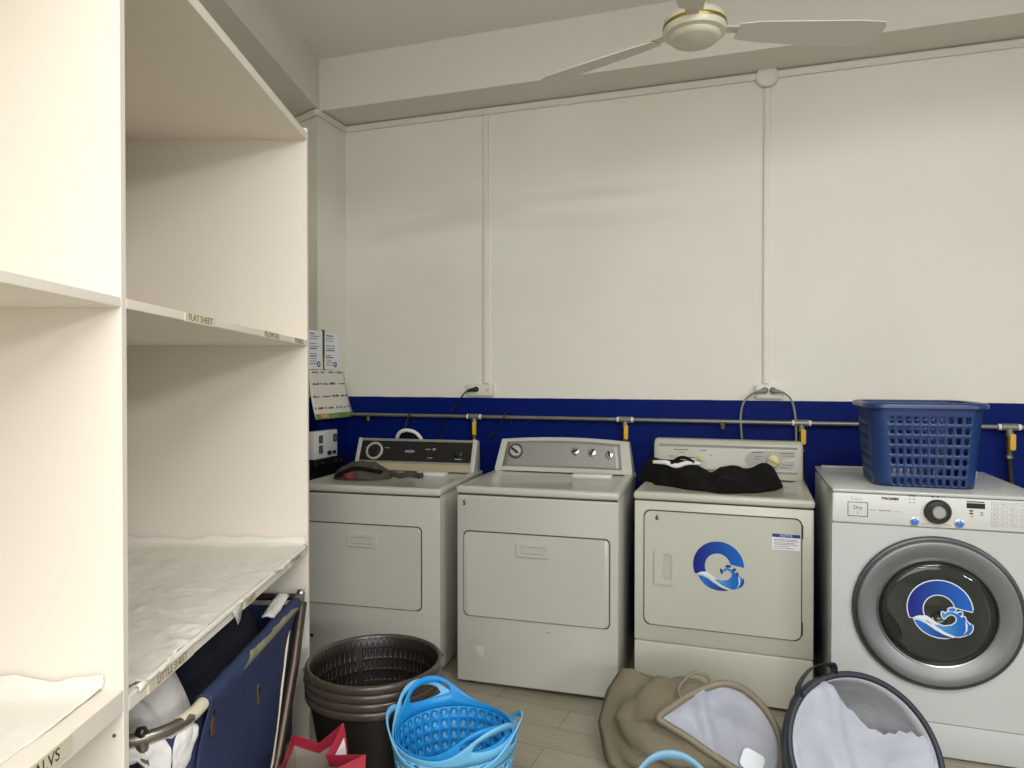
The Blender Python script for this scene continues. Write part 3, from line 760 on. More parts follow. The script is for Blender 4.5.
# ------------------------------------------------------------------ front loader
WX, WY, WW, WD, WH = .320, 2.930, .700, .72, .984
wm = thing('front_load_dryer', 'white front-loading machine with a big round grey door at the right', 'front loader', (WX, WY, 0), 0)
b = MB(); b.box(0.002, WW - .002, .014, WD, .03, WH - .022, .010, 2); b.build('cabinet', M['enamel_cool'], wm)
b = MB(); b.box(0, WW, .0, WD - .01, WH - .014, WH, .006, 3); b.build('top_panel', M['enamel_cool'], wm)
b = MB(); b.box(.03, WW - .03, WD - .03, WD + .0, WH - .004, WH + .004, .002, 1); b.build('rear_trim', M['enamel_cool'], wm)
b = MB(); b.prism(rr(WW, WH - .016 - .856, .008, 4, WW / 2, (WH - .016 + .856) / 2), front(0, -.002, 0), .018, .006); cp = b.build('control_panel', M['panel_cool'], wm)
# front skin with the round door opening
DCX, DCZ, DR = .352, .543, .262
b = MB(); n = 64
outer = []
hw0, hw1, hz0, hz1 = -DCX, WW - DCX, .134 - DCZ, .852 - DCZ
for k in range(n):
    a = 2 * PI * k / n; c_, s_ = math.cos(a), math.sin(a)
    tt = min((hw1 if c_ > 0 else hw0) / c_ if abs(c_) > 1e-6 else 9, (hz1 if s_ > 0 else hz0) / s_ if abs(s_) > 1e-6 else 9)
    outer.append((c_ * tt, s_ * tt))
for cx_, cz_ in ((hw0, hz0), (hw1, hz0), (hw1, hz1), (hw0, hz1)):
    k = min(range(n), key=lambda i: (outer[i][0] - cx_) ** 2 + (outer[i][1] - cz_) ** 2); outer[k] = (cx_, cz_)
b.ringplate(outer, circ(DR, n), front(DCX, 0, DCZ), .020); b.build('front_panel', M['enamel_cool'], wm)
b = MB(); b.prism(rr(WW, .122, .006, 3, WW / 2, .069), front(0, .002, 0), .018, .004); b.build('kick_panel', M['enamel_cool'], wm)
for sx in (.06, WW - .06):
    for sy in (.08, WD - .08):
        b = MB(); b.lathe([(.024, 0), (.026, .006), (.018, .014), (.014, .034)], 14, Matrix.Translation((sx, sy, 0)), (True, True)); b.build('leg', M['black_rubber'], wm)
TDo = front(DCX, 0, DCZ)
b = MB(); b.lathe([(.262, -.010), (.280, .001), (.283, .010), (.279, .018), (.271, .020), (.268, .016)], 72, TDo); door = b.build('door_rim', M['ring_dark'], wm)
b = MB(); b.lathe([(.270, .012), (.268, .022), (.263, .029), (.256, .031), (.236, .027), (.204, .017), (.196, .013), (.192, .004)], 72, TDo); b.build('door_ring', M['ring_metal'], door)
b = MB(); b.lathe([(.193, .018), (.197, .021), (.199, .016)], 72, TDo); b.build('chrome_trim', M['chrome'], door)
b = MB(); b.lathe([(.194, .012), (.16, .017), (.11, .021), (.05, .0235), (0.001, .024)], 64, TDo); b.build('door_glass', M['glass'], door, 180, solid=.004)
b = MB(); b.lathe([(.191, .004), (.176, -.03), (.166, -.05), (.170, -.06)], 64, TDo); b.build('glass_bowl_rim', M['ring_dark'], door)
b = MB(); b.lathe([(.166, -.05), (.24, -.07), (.25, -.30), (.20, -.34), (0.001, -.34)], 48, TDo); b.build('drum', M['drum'], wm)
wave_sticker(door, front(DCX + .006, -.0262, DCZ + .020), .104, True)
b = MB(); b.box(.016, .03, -.012, .002, DCZ - .03, DCZ + .03, .003, 1, Matrix.Translation((DCX + .275, 0, 0))); b.build('door_latch', M['ring_dark'], door)
# control panel details
TP = front(0, -.0024, 0)
TKn = front(.354, -.002, .916)
b = MB(); b.lathe([(.044, 0), (.045, .010), (.040, .018), (.026, .019), (.025, .012)], 40, TKn); kb = b.build('program_dial', M['dark_knob'], cp)
b = MB(); b.lathe([(.0255, .008), (.0245, .026), (.020, .030), (0.001, .030)], 32, TKn); b.build('dial_cap', M['chrome'], kb)
for x, z in ((.280, .875), (.425, .876)):
    b = MB(); b.lathe([(.0155, 0), (.0155, .003), (.013, .004)], 24, front(x, -.002, z), (True, True)); bz = b.build('button_bezel', M['chrome'], cp)
    b = MB(); b.lathe([(.0125, 0), (.012, .006), (.007, .008), (0.001, .0085)], 24, front(x, -.003, z)); b.build('button_cap', M['blue_led'], bz)
b = MB(); b.ringplate([(.054, .881), (.124, .881), (.124, .936), (.054, .936)], [(.0565, .8835), (.1215, .8835), (.1215, .9335), (.0565, .9335)], TP, .0006); b.build('printed_box', M['print_ink'], cp, 0)
text('Dry', .020, front(.089, -.0026, .915), M['print_ink'], cp); text('1', .015, front(.089, -.0026, .894), M['print_ink'], cp)
text('Care', .020, front(.083, -.0026, .949), M['dial_grey'], cp); text('TROMM', .013, front(.198, -.0026, .954), M['ink'], cp, sx=1.25, bold=.0007)
text('Sensor Dry', .009, front(.182, -.0026, .909), M['print_ink'], cp)
bars(TP, [(.128, .908, .025, .0012), (.214, .906, .022, .0012), (.262, .968, .022, .003), (.262, .955, .004, .004), (.276, .955, .004, .004), (.262, .942, .004, .004), (.276, .942, .004, .004), (.335, .968, .008, .004), (.352, .968, .008, .004)], M['print_ink'], cp)
for x0, x1, lb in ((.293, .337, 'POWER'), (.365, .407, 'START')):
    b = MB(); b.ringplate([(x0, .858), (x1, .858), (x1, .875), (x0, .875)], [(x0 + .0015, .8595), (x1 - .0015, .8595), (x1 - .0015, .8735), (x0 + .0015, .8735)], TP, .0006); b.build('button_frame', M['cream_knob'], cp, 0)
    text(lb, .008, front((x0 + x1) / 2, -.0026, .8665), M['scuff'], cp)
b = MB(); b.prism([(.447, .934), (.505, .934), (.505, .953), (.447, .953)], front(0, -.0026, 0), .001); b.build('display', M['console_black'], cp, 0)
bars(TP, [(.447, .956, .056, .004), (.456, .922, .012, .006), (.456, .912, .012, .006), (.49, .918, .01, .003), (.49, .910, .01, .003)], M['ring_dark'], cp)
b = MB(); b.prism([(.458, .908), (.47, .908), (.464, .898)], TP, .0004); b.build('arrow_print', M['orange'], cp, 0)
random.seed(5)
for r_ in range(5):
    for c_ in range(5):
        x, z = .536 + c_ * .029, .954 - r_ * .0185
        b = MB(); b.ringplate(rr(.023, .0145, .003), rr(.0205, .012, .0025), front(x, -.0032, z), .001); b.build('option_button', M['dial_grey'], cp, 0)
        if r_ < 5: bars(front(x, -.0028, z), [(-.007, -.001, .006 + random.random() * .008, .002)], M['scuff'], cp)

# ------------------------------------------------------------------ navy basket on the front loader
def rrect_pt(u, w, d, r):
    """point at fraction u round a rounded rectangle w x d"""
    segs = [w - 2 * r, PI * r / 2, d - 2 * r, PI * r / 2] * 2
    L = sum(segs); s_ = (u % 1.0) * L
    cx, cy = w / 2 - r, d / 2 - r
    for k, sl in enumerate(segs):
        if s_ <= sl or k == 7:
            f = s_ / sl
            if k == 0: return (-cx + f * 2 * cx, -d / 2)
            if k == 1: a = -PI / 2 + f * PI / 2; return (cx + r * math.cos(a), -cy + r * math.sin(a))
            if k == 2: return (w / 2, -cy + f * 2 * cy)
            if k == 3: a = f * PI / 2; return (cx + r * math.cos(a), cy + r * math.sin(a))
            if k == 4: return (cx - f * 2 * cx, d / 2)
            if k == 5: a = PI / 2 + f * PI / 2; return (-cx + r * math.cos(a), cy + r * math.sin(a))
            if k == 6: return (-w / 2, cy - f * 2 * cy)
            a = PI + f * PI / 2; return (-cx + r * math.cos(a), -cy + r * math.sin(a))
        s_ -= sl
RECT8 = lambda a, c: [(-a, -c), (0, -c), (a, -c), (a, 0), (a, c), (0, c), (-a, c), (-a, 0)]
ROUND8 = lambda a, c: [(-a * .72, -c * .72), (0, -c), (a * .72, -c * .72), (a, 0), (a * .72, c * .72), (0, c), (-a * .72, c * .72), (-a, 0)]
nb = thing('laundry_basket', 'navy blue rectangular plastic laundry basket with square holes on the front-loading machine', 'laundry basket', (.660, 3.205, WH + .003), 0)
BH = .318; bw0, bd0, bw1, bd1 = .345, .315, .392, .365
def nbf(u, v):
    w, d_ = bw0 + (bw1 - bw0) * v, bd0 + (bd1 - bd0) * v
    # cells are laid out side by side: 12 front, 3 corner, 9 side ...
    x, y = rrect_pt(u, w, d_, .055)
    return V((x, y, BH * v))
per0 = 2 * ((bw0 - .11) + (bd0 - .11)) + 2 * PI * .055
def side_of(u):
    w, d_, r_ = bw1, bd1, .055; L = 2 * (w - 2 * r_ + d_ - 2 * r_) + 2 * PI * r_; s_ = u * L
    for k, sl in enumerate([w - 2 * r_, PI * r_ / 2, d_ - 2 * r_, PI * r_ / 2] * 2):
        if s_ < sl: return k
        s_ -= sl
    return 7
NU, NV = 48, 8
b = MB(); b.perf(NU, NV, nbf, lambda i, j: RECT8(.52, .62) if (j < 7 and side_of((i + .5) / NU) in (0, 2, 4, 6)) else None)
base = [b.bm.verts.new(nbf(k / (2 * NU), 0) * .995) for k in range(2 * NU)]
b.bm.faces.new(base)
b.build('basket_body', M['navy_basket'], nb, 40, solid=.0035)
b = MB()
def rimring(off, z): return [V((*rrect_pt(k / 80, bw1 + 2 * off, bd1 + 2 * off, .055 + off), z)) for k in range(80)]
b.loft([rimring(-.002, BH - .012), rimring(-.002, BH + .004), rimring(.004, BH + .008), rimring(.016, BH + .006), rimring(.021, BH), rimring(.021, BH - .014), rimring(.018, BH - .016), rimring(.016, BH - .004), rimring(-.002, BH - .012)], True, False, False)
b.build('rim', M['navy_basket'], nb, 50)

# ------------------------------------------------------------------ cloths lying on the dryers
def heap(name, outline_fn, hfun, nx, ny, material, parent, T=None, sub=1):
    """closed cloth heap: outline_fn(u,v)->(x,y) footprint, hfun(u,v)->height"""
    b = MB(); top = []; bot = []
    for j in range(ny + 1):
        rt, rb = [], []
        for i in range(nx + 1):
            u, v = i / nx, j / ny
            x, y = outline_fn(u, v); z = hfun(u, v)
            rt.append(b.bm.verts.new((x, y, max(.004, z)))); rb.append(b.bm.verts.new((x, y, .001)))
        top.append(rt); bot.append(rb)
    for j in range(ny):
        for i in range(nx):
            b.bm.faces.new((top[j][i], top[j][i + 1], top[j + 1][i + 1], top[j + 1][i]))
            b.bm.faces.new((bot[j][i], bot[j + 1][i], bot[j + 1][i + 1], bot[j][i + 1]))
    edge = [(0, i) for i in range(nx)] + [(j, nx) for j in range(ny)] + [(ny, i) for i in range(nx, 0, -1)] + [(j, 0) for j in range(ny, 0, -1)]
    for k in range(len(edge)):
        (j0, i0), (j1, i1) = edge[k], edge[(k + 1) % len(edge)]
        b.bm.faces.new((top[j0][i0], bot[j0][i0], bot[j1][i1], top[j1][i1]))
    return b.build(name, material, parent, 180, sub=sub, T=T)

def interp(tab, x):
    for (a, fa), (c, fc) in zip(tab, tab[1:]):
        if x <= c: q = (x - a) / (c - a); q = q * q * (3 - 2 * q); return fa + (fc - fa) * q
    return tab[-1][1]
cl = thing('black_garment', 'crumpled black garment lying along the top of the dryer numbered 6', 'garment', (-.16, 3.42, H3 - .009), 0)
fr = [(0, .03), (.2, -.06), (.42, -.15), (.6, -.205), (.8, -.15), (.93, -.06), (1, .06)]
bk = [(0, .20), (.3, .215), (.5, .20), (.75, .215), (1, .19)]
def ofn(u, v):
    x = -.335 + .66 * u
    y0, y1 = interp(fr, u), interp(bk, u)
    return (x + .03 * (v - .5) * (1 if u < .5 else -1) * .5, y0 + (y1 - y0) * v)
hx = [(0, .05), (.08, .115), (.3, .105), (.42, .075), (.52, .045), (.6, .075), (.70, .088), (.8, .075), (.9, .095), (.96, .08), (1, .03)]
def hfn(u, v):
    e = min(1, 4 * min(v, 1 - v) * 1.1) ** .5
    x, y = ofn(u, v)
    return interp(hx, u) * (.16 + .84 * e) * (.75 + .35 * v) + .020 * fbm((x * 9, y * 9, .3), 1.0) * e
heap('folded_cloth', ofn, hfn, 44, 18, M['black_cloth'], cl)
b = MB(); b.tube(smoothpath([(-.26, .0, .105), (-.20, -.02, .108), (-.15, -.022, .094), (-.10, -.01, .108), (-.04, .02, .104)], 6), lambda q: .008 + .004 * math.sin(q * PI), 10)
b.build('white_lining', M['white_cloth'], cl, 180)
b = MB(); b.tube(smoothpath([(-.175, .0, .10), (-.165, -.035, .112), (-.13, -.03, .135), (-.10, -.01, .13), (-.07, .0, .11)], 6), .008, 8); b.build('strap', M['black_cloth'], cl, 180)

cm = thing('camouflage_cap', 'rumpled dark camouflage cap with a red patch on the leftmost dryer', 'cap', (-1.915, 3.245, H1 - .009), .35)
def ofc(u, v):
    a, r_ = u * 2 - 1, v * 2 - 1
    q = math.sqrt(max(.0, 1 - (a * .98) ** 2))
    return (.15 * a, .095 * r_ * (q * .8 + .2))
def hfc(u, v):
    a, r_ = u * 2 - 1, v * 2 - 1
    k = max(0, 1 - a * a * .9 - r_ * r_ * .85)
    return .085 * k ** .6 + .016 * fbm((u * 3.3, v * 3.3, 2.1), 1.3) * min(1, k * 3) + .002
heap('crown', ofc, hfc, 30, 20, M['camo'], cm)
b = MB(); b.tube(smoothpath([(-.13, -.065, .02), (-.07, -.095, .05), (-.02, -.09, .065), (.05, -.085, .055), (.11, -.06, .04)], 6), .010, 8); b.build('seam_band', M['black_cloth'], cm, 180)
b = MB(); b.prism(rr(.045, .035, .006), frame((-.055, -.094, .032), (1, -.08, 0), (0, .25, 1)), .005, .002); b.build('red_patch', M['red_patch'], cm)
b = MB(); b.prism(rr(.025, .02, .004), frame((.035, -.055, .072), (1, 0, 0), (0, 1, .8)), .005, .002); b.build('small_red_patch', M['red_patch'], cm)
st = MB(); st.loft([[V((.10 + .22 * k / 10, .02 + .012 * math.sin(k) + dy - .04 * k / 10, .004 + z + .012 * math.sin(k * .7) ** 2 * (1 if z > .005 else .6))) for dy, z in ((-.026, .0), (.026, .0), (.028, .014), (0, .024), (-.028, .014))] for k in range(11)])
st.build('strap', M['camo'], cm, 180)

# ------------------------------------------------------------------ ceiling fan
fn = thing('ceiling_fan', 'cream three-bladed ceiling fan hanging below the beam', 'ceiling fan', (-.170, 2.516, 2.60))
b = MB(); b.lathe([(0.001, -.028), (.03, -.028), (.034, -.024), (.075, -.022), (.085, -.014), (.088, -.004), (.104, .002), (.108, .014), (.108, .022)], 40); b.build('hub', M['fan'], fn, 50)
b = MB(); b.lathe([(.1085, .022), (.1095, .025), (.1095, .031), (.1085, .034)], 40); b.build('gold_band', M['gold'], fn)
b = MB(); b.lathe([(.108, .034), (.106, .052), (.092, .066), (.05, .076), (.022, .082)], 40); b.build('motor_housing', M['fan'], fn, 50)
b = MB(); b.cyl((0, 0, .08), (0, 0, ZC - 2.60 - .07), .012, 14); b.build('downrod', M['fan'], fn)
b = MB(); b.lathe([(.016, ZC - 2.60 - .10), (.05, ZC - 2.60 - .05), (.058, ZC - 2.60 - .001)], 28, None, (True, True)); b.build('ceiling_canopy', M['fan'], fn)
b = MB(); b.lathe([(.013, .08), (.034, .083), (.036, .12), (.02, .135), (.013, .136)], 24); b.build('rod_cup', M['fan'], fn)
for k, (ang, ln) in enumerate(((158.5, .66), (21.0, .66), (270, .66))):
    R = Matrix.Rotation(math.radians(ang), 4, 'Z')
    b = MB(); b.box(.07, .19, -.022, .022, .022, .028, .002, 1, R); b.build('blade_bracket', M['fan'], fn)
    P = Matrix.Rotation(math.radians(ang), 4, 'Z') @ Matrix.Translation((0, 0, .020)) @ Matrix.Rotation(math.radians(-13), 4, 'X')
    pl = [(.15, -.038), (.22, -.050), (ln - .1, -.066), (ln - .012, -.062), (ln, -.04), (ln + .0, .03), (ln - .05, .064), (ln - .16, .066), (.22, .050), (.15, .038)]
    b = MB(); b.prism(pl, P, .004, .001); b.build('blade', M['fan_blade'], fn)

# ------------------------------------------------------------------ the open storage shelf
RS = .331
sh = thing('storage_shelf', 'tall cream open storage shelf unit at the left', 'shelf unit', (-1.5435, 2.219, 0), RS)
SD = .72; SH = 2.335; Yd = -1.234; Yn = -2.75
def panel(name, *a, bev=.0015): 
    b = MB(); b.box(*a, bev, 1); return b.build(name, M['shelf'], sh)
panel('side_panel', -SD, 0, 0, .020, 0, SH); panel('side_panel', -SD, 0, Yn - .02, Yn, 0, SH)
panel('divider_panel', -SD, .0, Yd - .02, Yd, 0, SH)
panel('back_panel', -SD - .012, -SD, Yn - .02, .02, 0.0, SH)
for y0, y1 in ((Yn, Yd - .02), (Yd, 0)):
    panel('top_board', -SD, 0, y0, y1, 2.288, 2.318)
    panel('lower_shelf', -SD, 0, y0, y1, *((.757, .787) if y1 > -.5 else (.765, .809)))
    zz = lambda y: 1.527 - y * .0150
    b = MB(); p = [V((x, y, zz(y) + dz)) for dz in (0, .020) for y in (y0, y1) for x in (-SD, 0)]; b.hexa(p, .0015, 1); b.build('middle_shelf', M['shelf'], sh)
def shelf_label(y0, y1, z, body, size, h, ang=0, sxx=1.0):
    T = frame((.0012 if z > 1 else .0032, (y0 + y1) / 2, z), (0, 1, 0), (0, 0, 1)) @ Matrix.Rotation(ang, 4, 'Z')
    w = y1 - y0
    b = MB(); b.prism([(-w / 2, -h / 2), (w / 2 - .004, -h / 2), (w / 2, h / 2), (-w / 2 + .003, h / 2)], T, .0012 if z > 1 else .003); o = b.build('paper_label', M['tape'], sh, 0)
    text(body, size, T @ Matrix.Translation((0, 0, .0002)), M['ink'] if size > .025 else M['faded'], o, sx=sxx)
A = -.015
zm = lambda y: 1.537 - y * .0150
shelf_label(-.99, -.82, zm(-.905), 'FLAT SHEET', .022, .022, A, 1.15)
shelf_label(-.475, -.315, zm(-.395), 'PILLOWCASE', .021, .021, A, 1.05)
shelf_label(-.170, -.045, zm(-.107), 'TOWELS', .021, .021, A, 1.2)
shelf_label(-1.165, -.955, .771, 'LITTLE SHEET', .023, .024, 0, 1.0)
shelf_label(-.64, -.54, .771, 'SHEET', .022, .022, 0, 1.1)
shelf_label(-.225, -.075, .771, 'TOWEL', .022, .022, 0, 1.3)
shelf_label(-1.565, -1.418, .793, 'TALVS', .029, .030, 0, 1.0)
for z in (.72, .60, .45):
    b = MB(); b.lathe([(.004, 0), (.0035, .0012), (0.001, .0015)], 10, frame((-.018, Yd - .02, z), (1, 0, 0), (0, 0, 1))); b.build('screw', M['steel'], sh)

def liner(y0, y1, x1, label, sc=1.0, z0=.787):
    """thin crumpled paper laid over a shelf board, curling up against the walls and over the front edge"""
    t = thing('shelf_liner', label, 'shelf paper', (-1.5435, 2.219, z0), RS)
    b = MB(); nx, ny = 70, 100; rows = []
    for j in range(ny + 1):
        v = j / ny; y = y0 + (y1 - y0) * v; r_ = []
        edge = .018 * fbm((y * 5, 3.3, 0), 1.0) - .014 * (v < .04)
        for i in range(nx + 1):
            u = i / nx; x = -SD + .004 + (x1 + edge + SD - .004) * u
            z = .0015 + .0045 * max(0, fbm((x * 7, y * 5, 1.7), 1.0) + .25) + sc * (.006 * max(0, fbm((x * 16 + y * 6, y * 9, 4.2), 1.0)) + .010 * max(0, 1 - abs(fbm((x * 5 + y * 8, y * 6, 6.1), 1.0)) * 9) * (.35 + .65 * (1 - v)) )
            up = max(0, (v - .965) / .035)
            if up > 0: z += .026 * up * (1 + .5 * fbm((x * 9, .5, 9), 1.0)); yy = y1 - .004 * up
            else: yy = y
            lo = max(0, (.03 - v) / .03); z += .014 * lo
            fr_ = max(0, (u - .965) / .035)
            if x1 > -.002 and fr_ > 0: z -= 0.0; 
            r_.append(V((x, yy, z)))
        rows.append(r_)
    b.loft(rows, False, False, False); b.build('paper_sheet', M['paper'], t, 180, solid=.0008, offset=1)
    return t
l1 = liner(Yd + .006, -.004, .001, 'crumpled white paper lining the lower shelf above the navy laundry cart')
# the front flap of that paper, folded over the shelf edge
b = MB(); rows = []
for j in range(61):
    y = Yd + .03 + (1.18) * j / 60; dr_ = .0035 + .006 * max(0, fbm((y * 4, 7, 1), 1.0) + .35)
    if -1.18 < y < -.94 or -.65 < y < -.53: dr_ = .003
    if -.72 < y < -.655: dr_ += .05 * math.sin((y + .72) / .065 * PI)
    rows.append([V((-.004, y, .0065)), V((.003, y, .0055)), V((.0042, y, -.001)), V((.0045 + .002 * fbm((y * 12, 1, 1)) ** 2, y, -dr_))])
b.loft(rows, False, False, False); b.build('paper_flap', M['paper'], l1, 180, solid=.0008, offset=1)
liner(Yn + .01, Yd - .026, -.045, 'smooth white paper lining the lower shelf nearest the viewer, left of the divider', .25, .809)

# ------------------------------------------------------------------ laundry cart under the shelf
ct = thing('laundry_cart', 'navy canvas laundry cart on a steel tube frame under the shelf', 'laundry cart', (-1.5435, 2.219, 0), RS)
ZR = .617; cy0, cy1, cx0, cx1 = -1.085, -.095, -.50, .0
cr = .13
loop = []
def arc(cx, cy, a0, a1, r_, k=8): return [V((cx + r_ * math.cos(a0 + (a1 - a0) * i / k), cy + r_ * math.sin(a0 + (a1 - a0) * i / k), ZR)) for i in range(k + 1)]
# long side with the near curved end: a bright steel tube; far end: a darker bar
b = MB(); b.tube([V((cx1, cy1, ZR))] + arc(cx1 - cr, cy0 + cr, 0, -PI / 2, cr) + arc(cx0 + cr, cy0 + cr, -PI / 2, -PI, cr) + [V((cx0, cy1, ZR))], .0135, 14); b.build('rail', M['steel'], ct, 60)
b = MB(); b.tube([V((cx0, cy1, ZR + .004)), V((cx1, cy1, ZR + .004))], .012, 12); b.build('end_rail', M['brown_tube'], ct, 60)
for x in (cx0, cx1):
    b = MB(); b.lathe([(.001, -.018), (.012, -.014), (.017, 0), (.012, .014), (.001, .018)], 18, Matrix.Translation((x, cy1 + .004, ZR + .014))); b.build('corner_bolt', M['chrome'], ct, 180)
    b = MB(); b.tube([V((x, cy1 - .012, ZR + .002)), V((x, cy1 - .055, ZR))], .0185, 12); b.build('corner_sleeve', M['steel'], ct, 60)
    s_ = -1 if x == cx0 else 1
    b = MB(); b.tube([V((x + .006 * s_, cy1 - .006, ZR - .014)), V((x + .014 * s_, -.225, .43)), V((x + .014 * s_, -.39, .20)), V((x + .012 * s_, -.50, .075))], .0185, 14); b.build('leg', M['brown_tube'], ct, 60)
    b = MB(); b.tube([V((x - .066 * s_, -1.064, ZR - .004)), V((x - .062 * s_, -1.058, .55)), V((x - .028 * s_, -.74, .12)), V((x - .028 * s_, -.70, .075))], .0150, 14); b.build('leg', M['steel'], ct, 60)
    for y in (-.50, -.70):
        xx = x + (.012 if y == -.50 else -.028) * s_
        b = MB(); b.lathe([(.006, -.012), (.030, -.012), (.034, -.006), (.034, .006), (.030, .012), (.006, .012)], 24, frame((xx, y, .036), (0, 1, 0), (0, 0, 1)), (True, True)); w = b.build('caster', M['black_rubber'], ct)
        b = MB(); b.box(xx - .017, xx - .014, y - .012, y + .012, .03, .078, .001, 1); b.box(xx + .014, xx + .017, y - .012, y + .012, .03, .078, .001, 1); b.box(xx - .017, xx + .017, y - .012, y + .012, .074, .082, .001, 1); b.build('caster_fork', M['steel'], w)
b = MB(); b.lathe([(.001, -.012), (.010, -.010), (.014, 0), (.010, .010), (.001, .012)], 16, Matrix.Translation((cx1 - .063, -1.068, ZR + .014))); b.build('rail_bolt', M['dark_knob'], ct, 180)
b = MB(); b.tube([V((cx1, cy0 + cr + .05, ZR)), V((cx1, cy0 + cr + .005, ZR)), V((cx1 - .012, cy0 + cr - .045, ZR))], .0165, 12); b.build('tape_wrap', M['tape'], ct, 60)
# canvas: sleeve over the long rails, side panel hanging to the outside, far end panel, bottom
def bagside(sx, x):
    b = MB(); rows = []
    ny = 40
    for j in range(ny + 1):
        v = j / ny; y = -.905 + .755 * v
        col_ = []
        for k in range(7):
            a = PI * (1.08 - 1.1 * k / 6)
            wob = .003 * fbm((y * 14, k, 1.0))
            col_.append(V((x + sx * (.0185 + wob) * math.cos(a) , y, ZR + (.0185 + wob) * math.sin(a))))
        for k in range(1, 13):
            q = k / 12; z = ZR - q * .50
            yy = y - .10 * q * (1 - v) ** 2 - interp([(0, 0), (.08, .07), (.65, .21), (.78, .25), (1, .31)], q) * v ** 5
            bulge = .010 * math.sin(q * PI) * math.sin(v * PI) + .008 * fbm((y * 6, q * 4, 2.0)) * q
            col_.append(V((x + sx * (.0170 - .02 * min(1, q * 5) + bulge), yy, z)))
        rows.append(col_)
    b.loft(rows, False, False, False); return b
sp = bagside(1, cx1).build('canvas_side', M['navy_cloth'], ct, 180, solid=.002, offset=1)
bagside(-1, cx0).build('canvas_side', M['navy_cloth'], ct, 180, solid=.002, offset=1)
b = MB(); b.loft([[V((x, y, z)) for x, z in ((cx0 + .012, ZR - .02), (cx0 + .03, .12), (cx1 - .03, .12), (cx1 - .012, ZR - .02))] for y in (-1.03, -.8, -.5, -.11)], False, False, False)
b.build('canvas_lining', M['navy_cloth'], ct, 180, solid=.002)
b = MB(); b.faces([(cx0 + .012, -1.03, ZR - .02), (cx1 - .012, -1.03, ZR - .02), (cx1 - .03, -1.03, .12), (cx0 + .03, -1.03, .12)], [(0, 1, 2, 3)]); b.build('canvas_end', M['navy_cloth'], ct, 0, solid=.002); b = MB(); b.faces([(cx0 + .012, -.11, ZR - .02), (cx1 - .012, -.11, ZR - .02), (cx1 - .03, -.11, .12), (cx0 + .03, -.11, .12)], [(0, 1, 2, 3)])
b.build('canvas_end', M['navy_cloth'], ct, 0, solid=.002)
# worn places along the sleeve where the pale lining shows
b = MB(); rows = []
for j in range(41):
    v = j / 40; y = -.72 + .545 * v
    w = (.50 + .18 * fbm((y * 9, 1, 5))) * min(1, 5 * (v + .02), 6 * (1.02 - v))
    rows.append([V((cx1 + .0222 * math.cos(a), y, ZR + .0222 * math.sin(a))) for a in [(-.55 + w * (k / 5) * 2.5) for k in range(6)]])
b.loft(rows, False, False, False); b.build('worn_lining', M['olive'], sp, 180)
for y, z0, z1 in ((-.865, .52, .595), (-.545, .445, .505)):
    b = MB(); b.prism(rr(.016, z1 - z0, .003), frame((cx1 + .0105, y, (z0 + z1) / 2), (0, 1, 0), (0, 0, 1)), .005, .001); q = b.build('strap_tab', M['leather'], sp)
    b = MB(); b.prism(rr(.009, .02, .002), frame((cx1 + .0125, y, z1 - .016), (0, 1, 0), (0, 0, 1)), .003, .001); b.build('buckle', M['black_rubber'], q)
b = MB(); b.tube(smoothpath([V((cx1 + .010, -.175, ZR - .02)), V((cx1 + .002, -.228, ZR - .05)), V((cx1 + .003, -.365, ZR - .33)), V((cx1 + .004, -.46, ZR - .5))], 6), .005, 8); b.build('edge_binding', M['tape'], sp, 180)

def in_shelf(x, y, z): 
    c_, s_ = math.cos(RS), math.sin(RS); return (-1.5435 + x * c_ - y * s_, 2.219 + x * s_ + y * c_, z)
def bundle(name, label, cat, x0, x1, y0, y1, z0, htab, amp, material, seed, group=None, nx=26, ny=40):
    t = thing(name, label, cat, in_shelf((x0 + x1) / 2, (y0 + y1) / 2, z0), RS, group)
    hx, hy = (x1 - x0) / 2, (y1 - y0) / 2
    of = lambda u, v: (hx * (2 * u - 1) * (.86 + .14 * math.sin(v * PI)), hy * (2 * v - 1) * (.9 + .1 * math.sin(u * PI)))
    def hf(u, v):
        e = max(0, 1 - abs(2 * u - 1) ** 4) ** .5 * max(0, 1 - abs(2 * v - 1) ** 5) ** .5
        x, y = of(u, v)
        return interp(htab, v) * e + amp * fbm((x * 7 + seed, y * 6, seed * 1.7), 1.0) * e + amp * .8 * abs(math.sin((x * 14 + y * 19) + 3 * fbm((x * 3, y * 3, seed)))) * e
    return heap('cloth', of, hf, nx, ny, material, t), t
_, tw = bundle('white_towels', 'heap of white towels at the near end of the navy laundry cart', 'towels', cx0 + .035, cx1 - .020, -1.02, -.74, .14, [(0, .46), (.25, .53), (.7, .57), (1, .53)], .040, M['white_cloth'], 1.0)
_, nv = bundle('navy_laundry', 'heap of dark navy laundry filling the canvas cart', 'laundry', cx0 + .035, cx1 - .035, -.735, -.130, .14, [(0, .52), (.3, .545), (.7, .54), (.88, .555), (1, .50)], .016, M['navy_dark'], 4.0)
t = thing('white_cloth', 'white cloth bulging out below the curved near end of the cart rail', 'cloth', in_shelf(cx1 - .13, -.955, .50), RS)
b = MB(); rows = []
for j in range(25):
    v = j / 24; a = .05 - 1.45 * v
    col_ = []
    for k in range(9):
        q = k / 8; r_ = .122 + .010 * math.sin(q * PI) + .008 * fbm((v * 6, q * 3, 2))
        col_.append(V((r_ * math.cos(a), r_ * math.sin(a), .100 - q * (.035 + .075 * math.sin(min(1, v * 1.3) * PI) ** .8))))
    rows.append(col_)
b.loft(rows, False, False, False); b.build('folded_cloth', M['white_cloth'], t, 180, solid=.006, offset=1)
t = thing('pale_cloth', 'small pale cloth tucked beside the rail at the far end of the navy cart', 'cloth', in_shelf(cx1 - .035, -.225, .60), RS)
